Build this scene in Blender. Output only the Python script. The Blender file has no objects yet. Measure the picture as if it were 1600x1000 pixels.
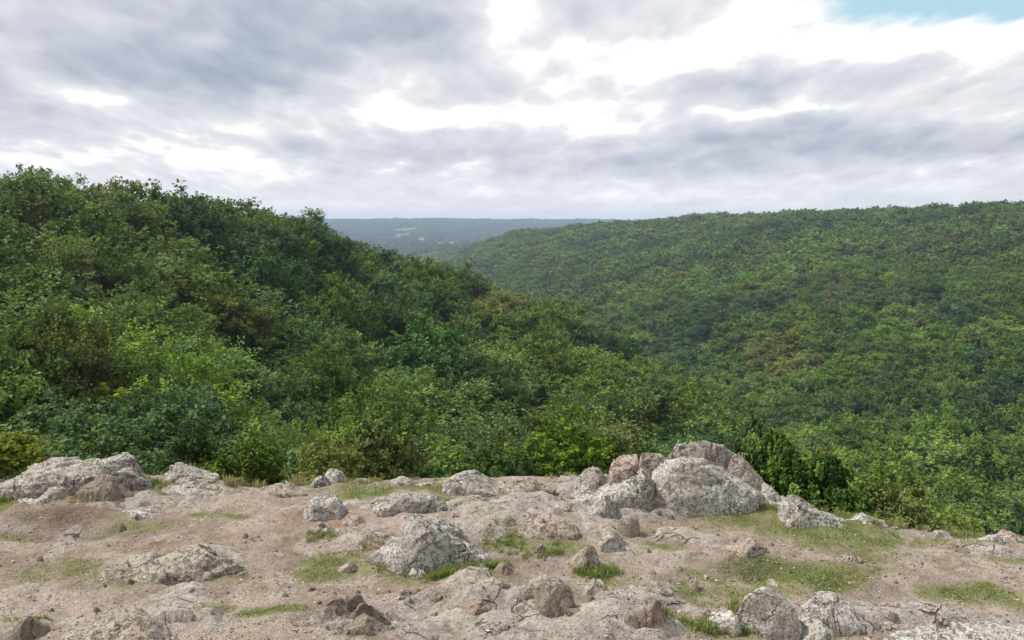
import bpy, math, random
import numpy as np
from mathutils import Vector

# ---------------------------------------------------------------- camera, sky, sun, exposure
SC = bpy.context.scene
COL = SC.collection
F = 1331.0                                  # focal length in pixels of a 1600 wide frame
PITCH = math.radians(6.64)
EYE = 3.0
cam_data = bpy.data.cameras.new('camera'); cam = bpy.data.objects.new('camera', cam_data); COL.objects.link(cam)
cam.location = (0, 0, EYE); cam.rotation_euler = (math.pi / 2 - PITCH, 0, 0)
cam_data.sensor_width = 36; cam_data.lens = 36 * F / 1600; cam_data.clip_start = 0.1; cam_data.clip_end = 20000
SC.camera = cam
SC.view_settings.view_transform = 'Standard'; SC.view_settings.look = 'None'
SC.view_settings.gamma = 1; SC.view_settings.exposure = 0.0
SC.view_settings.use_curve_mapping = False
SC.cycles.use_denoising = True
SC.cycles.max_bounces = 5; SC.cycles.diffuse_bounces = 3; SC.cycles.glossy_bounces = 2
SC.cycles.transmission_bounces = 3; SC.cycles.volume_bounces = 0

SUN_DIR = Vector((-0.56, 0.12, 0.80)).normalized()
SUN_EL = math.asin(SUN_DIR.z); SUN_AZ = math.atan2(SUN_DIR.x, SUN_DIR.y)
sd = bpy.data.lights.new('sun', 'SUN'); sun = bpy.data.objects.new('sun', sd); COL.objects.link(sun)
sd.energy = 5.0; sd.angle = math.radians(3); sd.color = (1.0, 0.95, 0.87)
sun.rotation_euler = (-SUN_DIR).to_track_quat('-Z', 'Y').to_euler(); sun.location = (0, 0, 60)

class NT:
    """tiny helper to write node trees"""
    def __init__(s, tree):
        s.t = tree; s.n = tree.nodes; s.l = tree.links
    def node(s, kind, **kw):
        nd = s.n.new(kind)
        ins = kw.pop('ins', {})
        for k, v in kw.items(): setattr(nd, k, v)
        for k, v in ins.items(): s.put(nd.inputs[k], v)
        return nd
    def put(s, sock, v):
        if isinstance(v, bpy.types.NodeSocket): s.l.new(v, sock)
        elif v is not None: sock.default_value = v
    def math(s, op, a, b=None, c=None, clamp=False):
        nd = s.n.new('ShaderNodeMath'); nd.operation = op; nd.use_clamp = clamp
        s.put(nd.inputs[0], a)
        if b is not None: s.put(nd.inputs[1], b)
        if c is not None: s.put(nd.inputs[2], c)
        return nd.outputs[0]
    def vec(s, op, a, b=None):
        nd = s.n.new('ShaderNodeVectorMath'); nd.operation = op
        s.put(nd.inputs[0], a)
        if b is not None: s.put(nd.inputs[1], b)
        return nd.outputs[0]
    def noise(s, v, scale, detail=4, rough=0.55, dist=0.0, out='Fac'):
        nd = s.node('ShaderNodeTexNoise', ins={'Vector': v, 'Scale': scale, 'Detail': detail, 'Roughness': rough, 'Distortion': dist})
        return nd.outputs[out]
    def voro(s, v, scale, feature='F1', out='Distance', rand=1.0):
        nd = s.node('ShaderNodeTexVoronoi', feature=feature, ins={'Vector': v, 'Scale': scale, 'Randomness': rand})
        return nd.outputs[out]
    def ramp(s, f, stops, interp='LINEAR'):
        nd = s.n.new('ShaderNodeValToRGB'); s.put(nd.inputs[0], f); cr = nd.color_ramp; cr.interpolation = interp
        while len(cr.elements) < len(stops): cr.elements.new(0.5)
        for e, (p, c) in zip(cr.elements, stops):
            e.position = p; e.color = (c, c, c, 1) if isinstance(c, (int, float)) else (*c, 1)
        return nd.outputs[0]
    def mix(s, f, a, b, mode='MIX'):
        nd = s.n.new('ShaderNodeMix'); nd.data_type = 'RGBA'; nd.blend_type = mode
        s.put(nd.inputs[0], f)
        for i, v in ((6, a), (7, b)):
            s.put(nd.inputs[i], (*v, 1) if isinstance(v, tuple) and len(v) == 3 else v)
        return nd.outputs[2]
    def range(s, v, a, b, c=0.0, d=1.0):
        nd = s.n.new('ShaderNodeMapRange'); nd.interpolation_type = 'SMOOTHSTEP'
        s.put(nd.inputs[0], v)
        for i, x in enumerate((a, b, c, d)): nd.inputs[i + 1].default_value = x
        return nd.outputs[0]
    def attr(s, name, out='Fac'):
        return s.node('ShaderNodeAttribute', attribute_name=name).outputs[out]

def world():
    w = bpy.data.worlds.new('World'); SC.world = w; w.use_nodes = True
    w.node_tree.nodes.clear(); T = NT(w.node_tree)
    g = T.node('ShaderNodeTexCoord').outputs['Generated']
    sky = T.node('ShaderNodeTexSky', sky_type='NISHITA', sun_disc=False, sun_elevation=SUN_EL, sun_rotation=SUN_AZ)
    sx = T.node('ShaderNodeSeparateXYZ', ins={0: g}); x, y, z = sx.outputs
    az = T.math('ARCTAN2', x, y); el = T.math('ARCSINE', z)
    # cloud layer seen in perspective: features flatten towards the horizon
    zz = T.math('ADD', T.math('MAXIMUM', el, 0.0), 0.11)
    u = T.math('DIVIDE', az, T.math('ADD', T.math('MULTIPLY', T.math('MAXIMUM', el, 0.0), 0.4), 0.145))
    v = T.math('ADD', T.math('MULTIPLY', T.math('LOGARITHM', zz, math.e), 2.1), T.math('DIVIDE', -0.06, zz))
    cx = T.node('ShaderNodeCombineXYZ', ins={0: u, 1: v, 2: 3.7}).outputs[0]
    warp = T.noise(cx, 2.6, 3, 0.5, out='Color')
    wv = T.vec('SCALE', T.vec('SUBTRACT', warp, (0.5, 0.5, 0.5))); wv.node.inputs[3].default_value = 0.28
    cw = T.vec('ADD', cx, wv); cup = T.vec('ADD', cw, (0.0, 0.17, 0.0))
    def puff(c):
        a = T.noise(c, 1.9, 3, 0.5); b = T.voro(c, 3.6, 'F1'); d = T.voro(c, 8.5, 'F1'); e = T.noise(c, 8.0, 7, 0.6)
        q = T.math('ADD', T.math('MULTIPLY', T.math('SUBTRACT', a, .5), 1.9), T.math('MULTIPLY', T.math('SUBTRACT', .42, b), .42))
        q = T.math('ADD', q, T.math('MULTIPLY', T.math('SUBTRACT', .42, d), .20))
        return q, T.math('ADD', q, T.math('MULTIPLY', T.math('SUBTRACT', e, .5), .50))
    (hc, here), (ac, above) = puff(cw), puff(cup)
    # cloud bodies: grey flat bases, bright tops and edges
    V = T.math('ADD', T.math('MULTIPLY', here, 0.44), 0.255)
    V = T.math('ADD', V, T.math('MULTIPLY', T.math('SUBTRACT', ac, hc), 0.62))
    # the large cloud masses of this sky, by azimuth and elevation
    sc3 = T.node('ShaderNodeSeparateXYZ', ins={0: T.noise(cx, 1.5, 5, 0.6, out='Color')})
    azw = T.math('ADD', az, T.math('MULTIPLY', T.math('SUBTRACT', sc3.outputs[0], 0.5), 0.16))
    elw = T.math('ADD', el, T.math('MULTIPLY', T.math('SUBTRACT', sc3.outputs[1], 0.5), 0.055))
    def AE(px, py):
        c, q = math.cos(PITCH), math.sin(PITCH); up = 500.0 - py
        X, Y, Z_ = px - 800.0, F * c + up * q, -F * q + up * c
        return math.atan2(X, Y), math.atan2(Z_, math.hypot(X, Y))
    blobs = [(210, 100, 330, 75, .46), (620, 30, 170, 60, .36), (330, 15, 420, 45, .30), (70, 195, 160, 40, .22), (360, 140, 60, 30, .2),
             (1200, 115, 80, 36, .46), (985, 40, 150, 30, .26), (1450, 222, 420, 32, .40), (600, 245, 380, 30, .22), (1150, 215, 120, 26, .2),
             (1330, 125, 240, 26, .12), (1080, 150, 60, 28, .26), (480, 125, 90, 34, .20), (900, 262, 500, 18, .14), (40, 225, 90, 14, .15),
             (170, 153, 75, 18, -.9), (340, 250, 140, 20, -1.0), (60, 240, 120, 18, -.9), (680, 187, 120, 16, -.9), (330, 195, 110, 26, -.45),
             (790, 20, 60, 60, -.8), (930, 190, 120, 28, -.7), (870, 130, 60, 30, -.4), (1080, 75, 170, 34, -.6), (1400, 72, 260, 24, -.7), (1210, 30, 150, 30, -.6),
             (480, 165, 130, 26, -.35), (560, 120, 120, 30, -.25), (1010, 125, 60, 30, -.5), (605, 265, 30, 8, -.6),
             (725, 262, 35, 12, -.6), (1210, 172, 90, 12, -.7), (1560, 110, 60, 20, -.4), (560, 40, 60, 16, -.2)]
    for (px, py, rx, ry, amp) in blobs:
        a = T.math('MULTIPLY', T.math('SUBTRACT', azw, AE(px, py)[0]), F / rx)
        e = T.math('MULTIPLY', T.math('SUBTRACT', elw, AE(px, py)[1]), F / ry)
        r2 = T.math('ADD', T.math('MULTIPLY', a, a), T.math('MULTIPLY', e, e))
        gk = T.math('MULTIPLY', T.math('EXPONENT', T.math('MULTIPLY', r2, -1.0)), amp * (0.9 if amp > 0 else 0.52))
        V = T.math('ADD', V, gk)
    # towards the horizon the layers merge into an even pale grey
    hz = T.range(el, -0.015, 0.075)
    V = T.math('ADD', T.math('MULTIPLY', V, hz), T.math('MULTIPLY', T.math('SUBTRACT', 1.0, hz), 0.12))
    cl = T.ramp(V, [(0.0, (1.12, 1.12, 1.13)), (0.09, (1.0, 1.0, 1.01)), (0.17, (.87, .875, .90)), (0.30, (.76, .775, .82)), (0.46, (.66, .68, .745)),
                    (0.68, (.51, .555, .645)), (1.0, (.35, .41, .52))], 'LINEAR')
    # a gap of blue, high on the right
    a = T.math('MULTIPLY', T.math('SUBTRACT', azw, AE(1490, -20)[0]), F / 190.0)
    e = T.math('MULTIPLY', T.math('SUBTRACT', elw, AE(1490, -20)[1]), F / 52.0)
    gap = T.math('ADD', T.math('MULTIPLY', a, a), T.math('MULTIPLY', e, e))
    gapm = T.range(T.math('ADD', gap, T.math('MULTIPLY', here, .5)), 1.0, 0.40)
    bs = T.node('ShaderNodeVectorMath', operation='SCALE', ins={0: sky.outputs[0]}); bs.inputs[3].default_value = 0.09
    veil = T.mix(0.75, bs.outputs[0], (0.56, 0.85, 0.98))
    c = T.mix(gapm, cl, veil)
    below = T.range(z, -0.012, -0.03)
    c = T.mix(below, c, (0.10, 0.13, 0.09))
    bg = T.node('ShaderNodeBackground', ins={0: c, 1: 1.0})
    out = T.node('ShaderNodeOutputWorld'); T.l.new(bg.outputs[0], out.inputs[0])
    w.cycles.sampling_method = 'MANUAL'; w.cycles.sample_map_resolution = 512
world()

# ---------------------------------------------------------------- numeric helpers
RNG = np.random.default_rng(11)
_perm = np.random.default_rng(5).permutation(256); _perm = np.concatenate([_perm, _perm, _perm])
_grad = np.random.default_rng(6).normal(size=(256, 3)); _grad /= np.linalg.norm(_grad, axis=1)[:, None]
def perlin(p):
    p = np.asarray(p, float); i = np.floor(p).astype(int); f = p - i; i &= 255
    w = f * f * f * (f * (f * 6 - 15) + 10); out = 0
    for dx in (0, 1):
        wx = w[:, 0] if dx else 1 - w[:, 0]
        for dy in (0, 1):
            wy = w[:, 1] if dy else 1 - w[:, 1]
            for dz in (0, 1):
                wz = w[:, 2] if dz else 1 - w[:, 2]
                h = _perm[_perm[_perm[(i[:, 0] + dx) & 255] + ((i[:, 1] + dy) & 255)] + ((i[:, 2] + dz) & 255)]
                g = _grad[h]
                out = out + wx * wy * wz * (g[:, 0] * (f[:, 0] - dx) + g[:, 1] * (f[:, 1] - dy) + g[:, 2] * (f[:, 2] - dz))
    return out * 1.5
def fbm(p, octv=4, gain=0.5, lac=2.03):
    s = 0; a = 1.0; p = np.asarray(p, float)
    for k in range(octv):
        s = s + a * perlin(p + 17.3 * k); p = p * lac; a *= gain
    return s
def sstep(a, b, x):
    t = np.clip((x - a) / (b - a), 0, 1); return t * t * (3 - 2 * t)

def ray(px, py):
    c, s = math.cos(PITCH), math.sin(PITCH)
    fx, up = px - 800.0, 500.0 - py
    d = np.array([fx, F * c + up * s, -F * s + up * c]); return d / np.linalg.norm(d)
def gp(px, py, z=0.0):
    """where the sight line through a photo pixel meets the height z"""
    d = ray(px, py); t = (z - EYE) / d[2]; return d[0] * t, d[1] * t
def zat(px, py, dist):
    """height of the sight line at a horizontal distance, and its azimuth"""
    d = ray(px, py); h = math.hypot(d[0], d[1]); return EYE + dist * d[2] / h, math.atan2(d[0], d[1])

def mesh_from(name, verts, faces, mat=None, smooth=True, attrs=None):
    me = bpy.data.meshes.new(name)
    verts = np.asarray(verts, np.float32); faces = np.asarray(faces, np.int32); k = faces.shape[1]
    me.vertices.add(len(verts)); me.vertices.foreach_set('co', verts.ravel())
    me.loops.add(faces.size); me.loops.foreach_set('vertex_index', faces.ravel())
    me.polygons.add(len(faces)); me.polygons.foreach_set('loop_start', np.arange(0, faces.size, k, dtype=np.int32))
    me.polygons.foreach_set('loop_total', np.full(len(faces), k, np.int32))
    me.polygons.foreach_set('use_smooth', np.full(len(faces), smooth))
    me.update(calc_edges=True)
    for an, (dom, vals) in (attrs or {}).items():
        a = me.attributes.new(an, 'FLOAT', dom); a.data.foreach_set('value', np.asarray(vals, np.float32))
    if mat: me.materials.append(mat)
    return me
def put(name, me, parent=None, loc=(0, 0, 0), rz=0.0, scale=(1, 1, 1), **props):
    o = bpy.data.objects.new(name, me); COL.objects.link(o); o.location = loc; o.rotation_euler = (0, 0, rz); o.scale = scale
    if parent: o.parent = parent
    for k, v in props.items():
        if v is not None: o[k] = v
    return o
def grid_faces(nu, nv, off=0):
    i = np.arange(nu - 1)[:, None]; j = np.arange(nv - 1)[None, :]
    a = (i * nv + j).ravel() + off
    return np.stack([a, a + nv, a + nv + 1, a + 1], 1)

def newmat(name):
    m = bpy.data.materials.new(name); m.use_nodes = True; m.node_tree.nodes.clear(); return m, NT(m.node_tree)
def finish(T, color, rough=0.9, bump=None, bstr=0.5, bdist=0.02, spec=0.25):
    b = T.node('ShaderNodeBsdfPrincipled', ins={'Base Color': color, 'Roughness': rough, 'Specular IOR Level': spec})
    if bump is not None:
        bn = T.node('ShaderNodeBump', ins={'Strength': bstr, 'Distance': bdist, 'Height': bump}); T.l.new(bn.outputs[0], b.inputs['Normal'])
    o = T.node('ShaderNodeOutputMaterial'); T.l.new(b.outputs[0], o.inputs[0]); return b

# ---------------------------------------------------------------- materials
def rock_material(name, base, light, dark, pink=0.25, lichen=0.5, black=0.5, green=0.1):
    m, T = newmat(name)
    tc = T.node('ShaderNodeTexCoord').outputs['Object']
    rnd = T.node('ShaderNodeObjectInfo').outputs['Random']
    off = T.node('ShaderNodeCombineXYZ', ins={0: T.math('MULTIPLY', rnd, 31.0), 1: T.math('MULTIPLY', rnd, 17.0), 2: rnd}).outputs[0]
    p = T.vec('ADD', tc, off)
    n1 = T.noise(p, 3.0, 6, 0.55); n2 = T.noise(p, 9.0, 6, 0.6); n3 = T.noise(p, 45.0, 4, 0.6)
    c = T.mix(T.range(n1, 0.40, 0.60), base, light)
    c = T.mix(T.math('MULTIPLY', T.range(T.noise(p, 2.1, 3, 0.5, 0.4), 0.50, 0.62), pink), c, (0.40, 0.26, 0.21))
    # crusts of pale lichen, in ragged blotches
    li = T.math('ADD', n2, T.math('MULTIPLY', T.math('SUBTRACT', n3, 0.5), 0.6))
    c = T.mix(T.math('MULTIPLY', T.range(li, 0.47, 0.60), lichen), c, (0.56, 0.55, 0.51))
    c = T.mix(T.math('MULTIPLY', T.range(T.noise(p, 7.0, 5, 0.7), 0.54, 0.64), green), c, (0.27, 0.29, 0.17))
    # dark specks of lichen and pits
    sp = T.math('ADD', T.noise(p, 26.0, 5, 0.72), T.math('MULTIPLY', T.math('SUBTRACT', n1, 0.5), 0.5))
    c = T.mix(T.math('MULTIPLY', T.range(sp, 0.52, 0.575), black), c, dark)
    sp2 = T.noise(p, 75.0, 3, 0.6)
    c = T.mix(T.math('MULTIPLY', T.range(sp2, 0.53, 0.62), 0.70), c, (0.10, 0.088, 0.072))
    c = T.mix(T.math('MULTIPLY', T.range(T.noise(p, 34.0, 3, 0.6), 0.58, 0.66), 0.7), c, (0.08, 0.07, 0.058))
    c = T.mix(T.math('MULTIPLY', T.range(T.noise(p, 1.3, 4, 0.6), 0.52, 0.64), 0.28), c, (0.20, 0.165, 0.13))
    # thin dark fissures
    wn = T.vec('ADD', p, T.vec('MULTIPLY', T.noise(p, 3.5, 4, 0.6, out='Color'), (0.5, 0.5, 0.5)))
    cr = T.voro(wn, 2.1, 'DISTANCE_TO_EDGE'); crm = T.range(cr, 0.022, 0.004)
    crm = T.math('MULTIPLY', crm, T.range(T.noise(p, 2.7, 2), 0.42, 0.55))
    c = T.mix(T.math('MULTIPLY', crm, 0.8), c, (0.06, 0.05, 0.045))
    h = T.math('ADD', T.math('MULTIPLY', n2, 0.9), T.math('MULTIPLY', n3, 0.35))
    h = T.math('ADD', h, T.math('MULTIPLY', T.noise(p, 110.0, 3, 0.7), 0.14))
    h = T.math('SUBTRACT', h, T.math('MULTIPLY', crm, 0.5))
    h = T.math('SUBTRACT', h, T.math('MULTIPLY', T.range(sp, 0.53, 0.62), 0.22))
    finish(T, c, 0.92, h, 0.75, 0.035)
    return m
R_GREY = rock_material('lichened_grey_rock', (.28, .255, .215), (.40, .37, .325), (.085, .075, .06), .12, .60, .62, .40)
R_PALE = rock_material('pale_lichen_rock', (.35, .33, .29), (.47, .45, .405), (.085, .078, .065), .05, .70, .60, .30)
R_PINK = rock_material('pinkish_granite', (.27, .21, .18), (.37, .305, .265), (.095, .08, .07), .35, .45, .50, .08)
R_BROWN = rock_material('bare_brown_rock', (.17, .135, .105), (.27, .22, .175), (.07, .06, .05), .30, .12, .45, .15)
R_SAND = rock_material('sandy_bedrock', (.27, .225, .18), (.38, .325, .27), (.09, .072, .058), .35, .30, .60, .25)

def ground_material():
    m, T = newmat('trodden_earth')
    p = T.node('ShaderNodeTexCoord').outputs['Object']
    n1 = T.noise(p, 0.9, 6, 0.6); n2 = T.noise(p, 4.0, 6, 0.65); n3 = T.noise(p, 18.0, 5, 0.7); n4 = T.noise(p, 70.0, 3, 0.65)
    soil = T.ramp(T.math('ADD', T.math('MULTIPLY', n2, .6), T.math('MULTIPLY', n3, .4)),
                  [(.28, (.16, .12, .095)), (.42, (.28, .225, .185)), (.54, (.41, .345, .295)), (.70, (.49, .425, .375))])
    soil = T.mix(T.math('MULTIPLY', T.attr('red'), 0.62), soil, (.235, .14, .095))
    soil = T.mix(T.math('MULTIPLY', T.range(n1, .47, .60), .62), soil, (.20, .155, .115))
    crumb = T.noise(p, 42.0, 4, .7)
    soil = T.mix(T.math('MULTIPLY', T.range(T.math('ADD', crumb, T.math('MULTIPLY', T.math('SUBTRACT', n2, .5), .5)), .55, .64), .65), soil, (.085, .062, .045))
    soil = T.mix(T.math('MULTIPLY', T.range(n4, .57, .68), .5), soil, (.12, .09, .07))
    soil = T.mix(T.math('MULTIPLY', T.range(T.noise(p, 80.0, 2), .60, .68), .6), soil, (.54, .49, .44))
    soil = T.mix(T.math('MULTIPLY', T.range(T.noise(p, 1.7, 5, .7), .55, .66), .55), soil, (.15, .12, .08))
    rock = T.ramp(T.math('ADD', T.math('MULTIPLY', n2, .5), T.math('MULTIPLY', n3, .5)),
                  [(.32, (.15, .125, .105)), (.44, (.31, .27, .235)), (.56, (.43, .385, .34)), (.72, (.52, .48, .43))])
    wn = T.vec('ADD', p, T.vec('MULTIPLY', T.noise(p, 2.5, 4, 0.6, out='Color'), (0.25, 0.25, 0.2)))
    jt = T.math('MULTIPLY', T.range(T.voro(T.vec('MULTIPLY', wn, (1.0, 2.4, 1.0)), 1.7, 'DISTANCE_TO_EDGE'), .022, .004), T.range(T.noise(p, 1.8, 3), .46, .58))
    rock = T.mix(T.math('MULTIPLY', T.range(T.noise(p, 60.0, 3, .65), .54, .63), .6), rock, (.10, .085, .07))
    rock = T.mix(T.math('MULTIPLY', T.range(T.noise(p, 9.0, 5, .65), .53, .63), .45), rock, (.50, .475, .43))
    rock = T.mix(T.math('MULTIPLY', jt, .85), rock, (.06, .047, .035))
    c = T.mix(T.range(T.attr('rock'), .35, .65), soil, rock)
    gm = T.math('ADD', T.attr('grass'), T.math('MULTIPLY', T.math('SUBTRACT', n3, .5), 1.1))
    turf = T.mix(T.range(n2, .35, .65), (.13, .165, .05), (.22, .215, .09))
    c = T.mix(T.math('MULTIPLY', T.range(gm, .22, .72), .80), c, turf)
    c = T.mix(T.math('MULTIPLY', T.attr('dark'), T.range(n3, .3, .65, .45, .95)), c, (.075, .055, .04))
    h = T.math('ADD', T.math('MULTIPLY', n3, .7), T.math('MULTIPLY', n4, .35))
    h = T.math('ADD', h, T.math('MULTIPLY', T.noise(p, 160.0, 2, .6), .12))
    h = T.math('SUBTRACT', h, T.math('MULTIPLY', T.math('MULTIPLY', jt, T.range(T.attr('rock'), .35, .65)), .8))
    finish(T, c, 0.95, h, 0.9, 0.06, 0.15)
    return m
M_GROUND = ground_material()

def leaf_material(name, lo, hi, trans=0.26):
    m, T = newmat(name)
    rnd = T.node('ShaderNodeObjectInfo').outputs['Random']
    t = T.attr('tint')
    c = T.mix(t, lo, hi)
    hsv = T.node('ShaderNodeHueSaturation', ins={'Hue': T.math('ADD', 0.488, T.math('MULTIPLY', rnd, 0.024)),
                 'Saturation': T.math('ADD', 0.95, T.math('MULTIPLY', T.math('FRACT', T.math('MULTIPLY', rnd, 7.31)), 0.2)),
                 'Value': T.math('ADD', 0.78, T.math('MULTIPLY', T.math('FRACT', T.math('MULTIPLY', rnd, 13.7)), 0.46)), 'Color': c}).outputs[0]
    b = T.node('ShaderNodeBsdfPrincipled', ins={'Base Color': hsv, 'Roughness': 0.55, 'Specular IOR Level': 0.12})
    tr = T.node('ShaderNodeBsdfTranslucent', ins={'Color': hsv})
    mx = T.node('ShaderNodeMixShader', ins={0: trans}); T.l.new(b.outputs[0], mx.inputs[1]); T.l.new(tr.outputs[0], mx.inputs[2])
    o = T.node('ShaderNodeOutputMaterial'); T.l.new(mx.outputs[0], o.inputs[0]); return m
LEAF = {
    'mid green': leaf_material('mid_green_leaves', (.050, .088, .024), (.175, .245, .055)),
    'bright green': leaf_material('bright_green_leaves', (.062, .122, .026), (.220, .315, .065)),
    'dark green': leaf_material('dark_green_leaves', (.028, .055, .024), (.100, .160, .052)),
    'olive green': leaf_material('olive_green_leaves', (.060, .092, .024), (.205, .250, .060)),
    'blue green': leaf_material('blue_green_leaves', (.036, .078, .026), (.120, .205, .060)),
    'brownish': leaf_material('brownish_olive_leaves', (.062, .080, .032), (.185, .205, .080)),
    'yellow green': leaf_material('yellow_green_leaves', (.090, .120, .026), (.215, .245, .055)),
}
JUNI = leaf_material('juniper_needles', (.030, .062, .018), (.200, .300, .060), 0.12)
def simple(name, c1, c2, scale, rough=.9, bstr=.4, bdist=.02):
    m, T = newmat(name); p = T.node('ShaderNodeTexCoord').outputs['Object']; n = T.noise(p, scale, 5, .65)
    finish(T, T.mix(T.range(n, .35, .65), c1, c2), rough, n, bstr, bdist); return m
M_BARK = simple('bark', (.075, .062, .05), (.20, .175, .15), 9)
M_FLOOR = simple('forest_floor', (.035, .045, .02), (.075, .07, .035), .4)
def grass_material():
    m, T = newmat('grass_blades'); t = T.attr('tint'); d = T.attr('dry')
    c = T.mix(t, (.095, .150, .026), (.230, .320, .065)); c = T.mix(d, c, (.36, .31, .16))
    b = T.node('ShaderNodeBsdfPrincipled', ins={'Base Color': c, 'Roughness': .6, 'Specular IOR Level': .2})
    tr = T.node('ShaderNodeBsdfTranslucent', ins={'Color': c}); mx = T.node('ShaderNodeMixShader', ins={0: .3})
    T.l.new(b.outputs[0], mx.inputs[1]); T.l.new(tr.outputs[0], mx.inputs[2])
    o = T.node('ShaderNodeOutputMaterial'); T.l.new(mx.outputs[0], o.inputs[0]); return m
M_GRASS = grass_material()
def plains_material():
    m, T = newmat('valley_fields')
    col = T.node('ShaderNodeAttribute', attribute_name='field').outputs['Fac']
    p = T.node('ShaderNodeTexCoord').outputs['Object']; n = T.noise(p, .01, 4, .6)
    c = T.ramp(col, [(0, (.045, .06, .03)), (.2, (.045, .06, .03)), (.25, (.10, .15, .06)), (.5, (.15, .19, .08)), (.75, (.22, .20, .12)), (.95, (.27, .25, .15))], 'CONSTANT')
    c = T.mix(T.math('MULTIPLY', T.range(n, .4, .6), .3), c, (.10, .12, .05))
    finish(T, c, 1.0); return m
M_FIELDS = plains_material()
# ---------------------------------------------------------------- rocky foreground: heights and surface masks
EDGE = [(-900, 752), (-300, 752), (0, 752), (110, 748), (300, 756), (400, 765), (480, 758), (600, 752), (800, 750), (880, 757), (960, 762),
        (1100, 775), (1230, 798), (1320, 815), (1400, 825), (1500, 837), (1600, 850), (1800, 880), (2300, 940)]
_e = np.array([gp(*p) for p in EDGE]); _eaz = np.arctan2(_e[:, 0], _e[:, 1]); _er = np.hypot(_e[:, 0], _e[:, 1])
def edge_r(az): return np.interp(az, _eaz, _er)
# height bumps: photo pixel of the centre, half sizes in pixels, height in metres
BUMPS = [(150, 772, 130, 26, .14), (110, 805, 70, 12, .07), (60, 832, 90, 9, -.10), (190, 826, 70, 8, -.06), (1165, 882, 55, 14, .10), (1165, 900, 70, 8, -.05),
         (700, 800, 180, 30, .07), (830, 820, 110, 20, .08), (300, 880, 130, 18, .10), (900, 760, 90, 16, .08), (980, 985, 80, 24, .12),
         (700, 940, 90, 16, .07), (740, 905, 90, 8, .05), (1440, 965, 90, 14, .06), (260, 1010, 260, 40, .10), (480, 1010, 120, 30, .05),
         (1130, 800, 140, 12, .06), (1010, 880, 60, 9, -.05), (560, 905, 120, 10, -.05), (100, 930, 200, 18, -.04), (1290, 930, 140, 14, -.03),
         (870, 975, 110, 16, .06), (420, 850, 90, 10, -.03)]
GRASS = [(520, 872, 50, 16, 1.1), (497, 895, 32, 9, 1.0), (560, 862, 40, 12, .5), (655, 878, 60, 16, .95), (700, 890, 30, 8, .8), (790, 850, 55, 20, .85), (850, 862, 50, 12, .6),
         (700, 795, 60, 8, .6), (640, 765, 150, 12, .85), (750, 778, 60, 7, .4), (930, 897, 38, 14, 1.0), (1060, 832, 65, 9, .75), (1045, 860, 40, 10, .95), (1105, 803, 40, 14, .9),
         (1190, 815, 110, 18, .95), (1280, 835, 100, 18, .9), (1370, 850, 90, 16, .9), (1225, 890, 60, 9, .9), (1250, 906, 95, 17, 1.25), (1140, 925, 70, 14, .85), (1120, 945, 60, 10, .7),
         (1520, 925, 95, 15, 1.15), (1560, 940, 60, 12, .8), (1380, 888, 50, 8, .5), (1560, 878, 50, 8, .55), (1350, 950, 60, 9, .6), (250, 897, 90, 14, .55), (335, 900, 60, 10, .75),
         (225, 822, 60, 9, .6), (330, 808, 50, 6, .75), (430, 960, 60, 11, .9), (340, 952, 40, 9, .8), (20, 838, 40, 10, .6), (20, 968, 30, 8, .9), (65, 967, 16, 8, 1.1),
         (740, 942, 50, 9, .5), (620, 925, 55, 9, .7), (780, 898, 30, 10, 1.0), (1110, 985, 110, 16, .9), (240, 772, 40, 10, .8), (8, 790, 30, 22, .8), (1060, 925, 40, 12, .7),
         (1150, 805, 60, 8, .7), (1400, 870, 100, 12, .45), (1500, 850, 80, 9, .7), (520, 835, 50, 9, .5), (940, 790, 60, 8, .3), (1270, 990, 60, 12, .9), (870, 958, 50, 10, .4),
         (1090, 900, 90, 12, .45), (1340, 905, 60, 8, .4), (120, 892, 90, 12, .4), (40, 900, 50, 9, .5), (480, 790, 60, 8, .35), (380, 800, 40, 8, .35), (1050, 790, 60, 7, .5),
         (1010, 920, 40, 10, .35), (820, 930, 50, 8, .35), (1240, 845, 40, 8, .5)]
REDS = [(200, 862, 130, 13, .9), (500, 812, 60, 25, .9), (340, 835, 90, 10, .6), (640, 902, 70, 11, .8), (1010, 805, 80, 10, .9), (130, 800, 100, 14, .9), (430, 780, 60, 9, .6), (600, 855, 45, 14, .9),
        (380, 920, 100, 9, .4), (1100, 820, 100, 10, .5), (1180, 850, 100, 12, .5), (1300, 865, 120, 10, .5), (560, 925, 80, 8, .4), (1250, 1000, 80, 12, .3)]
ROCKY = [(830, 805, 180, 28, .8), (700, 935, 140, 26, .7), (900, 985, 190, 30, .8), (290, 885, 95, 20, .75), (240, 985, 160, 30, .8), (1420, 968, 120, 14, .7), (560, 985, 130, 26, .6),
         (640, 790, 120, 18, .6), (220, 790, 90, 12, .8), (980, 850, 70, 20, .5), (1080, 870, 60, 10, .3), (900, 770, 80, 14, .6), (740, 910, 90, 14, .5), (1010, 960, 70, 24, .7)]
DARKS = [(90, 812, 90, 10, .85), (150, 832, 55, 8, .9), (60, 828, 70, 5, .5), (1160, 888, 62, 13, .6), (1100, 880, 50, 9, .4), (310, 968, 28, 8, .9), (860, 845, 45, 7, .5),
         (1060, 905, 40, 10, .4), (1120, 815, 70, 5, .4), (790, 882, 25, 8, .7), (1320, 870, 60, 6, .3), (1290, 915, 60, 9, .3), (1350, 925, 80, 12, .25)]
def _blobset(lst):
    out = []
    for (px, py, rx, ry, a) in lst:
        cx, cy = gp(px, py); x1, _ = gp(px + rx, py); _, y0 = gp(px, py - ry); _, y1 = gp(px, py + ry)
        out.append((cx, cy, abs(x1 - cx), max(abs(y0 - y1) / 2, .05), a))
    return out
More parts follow.
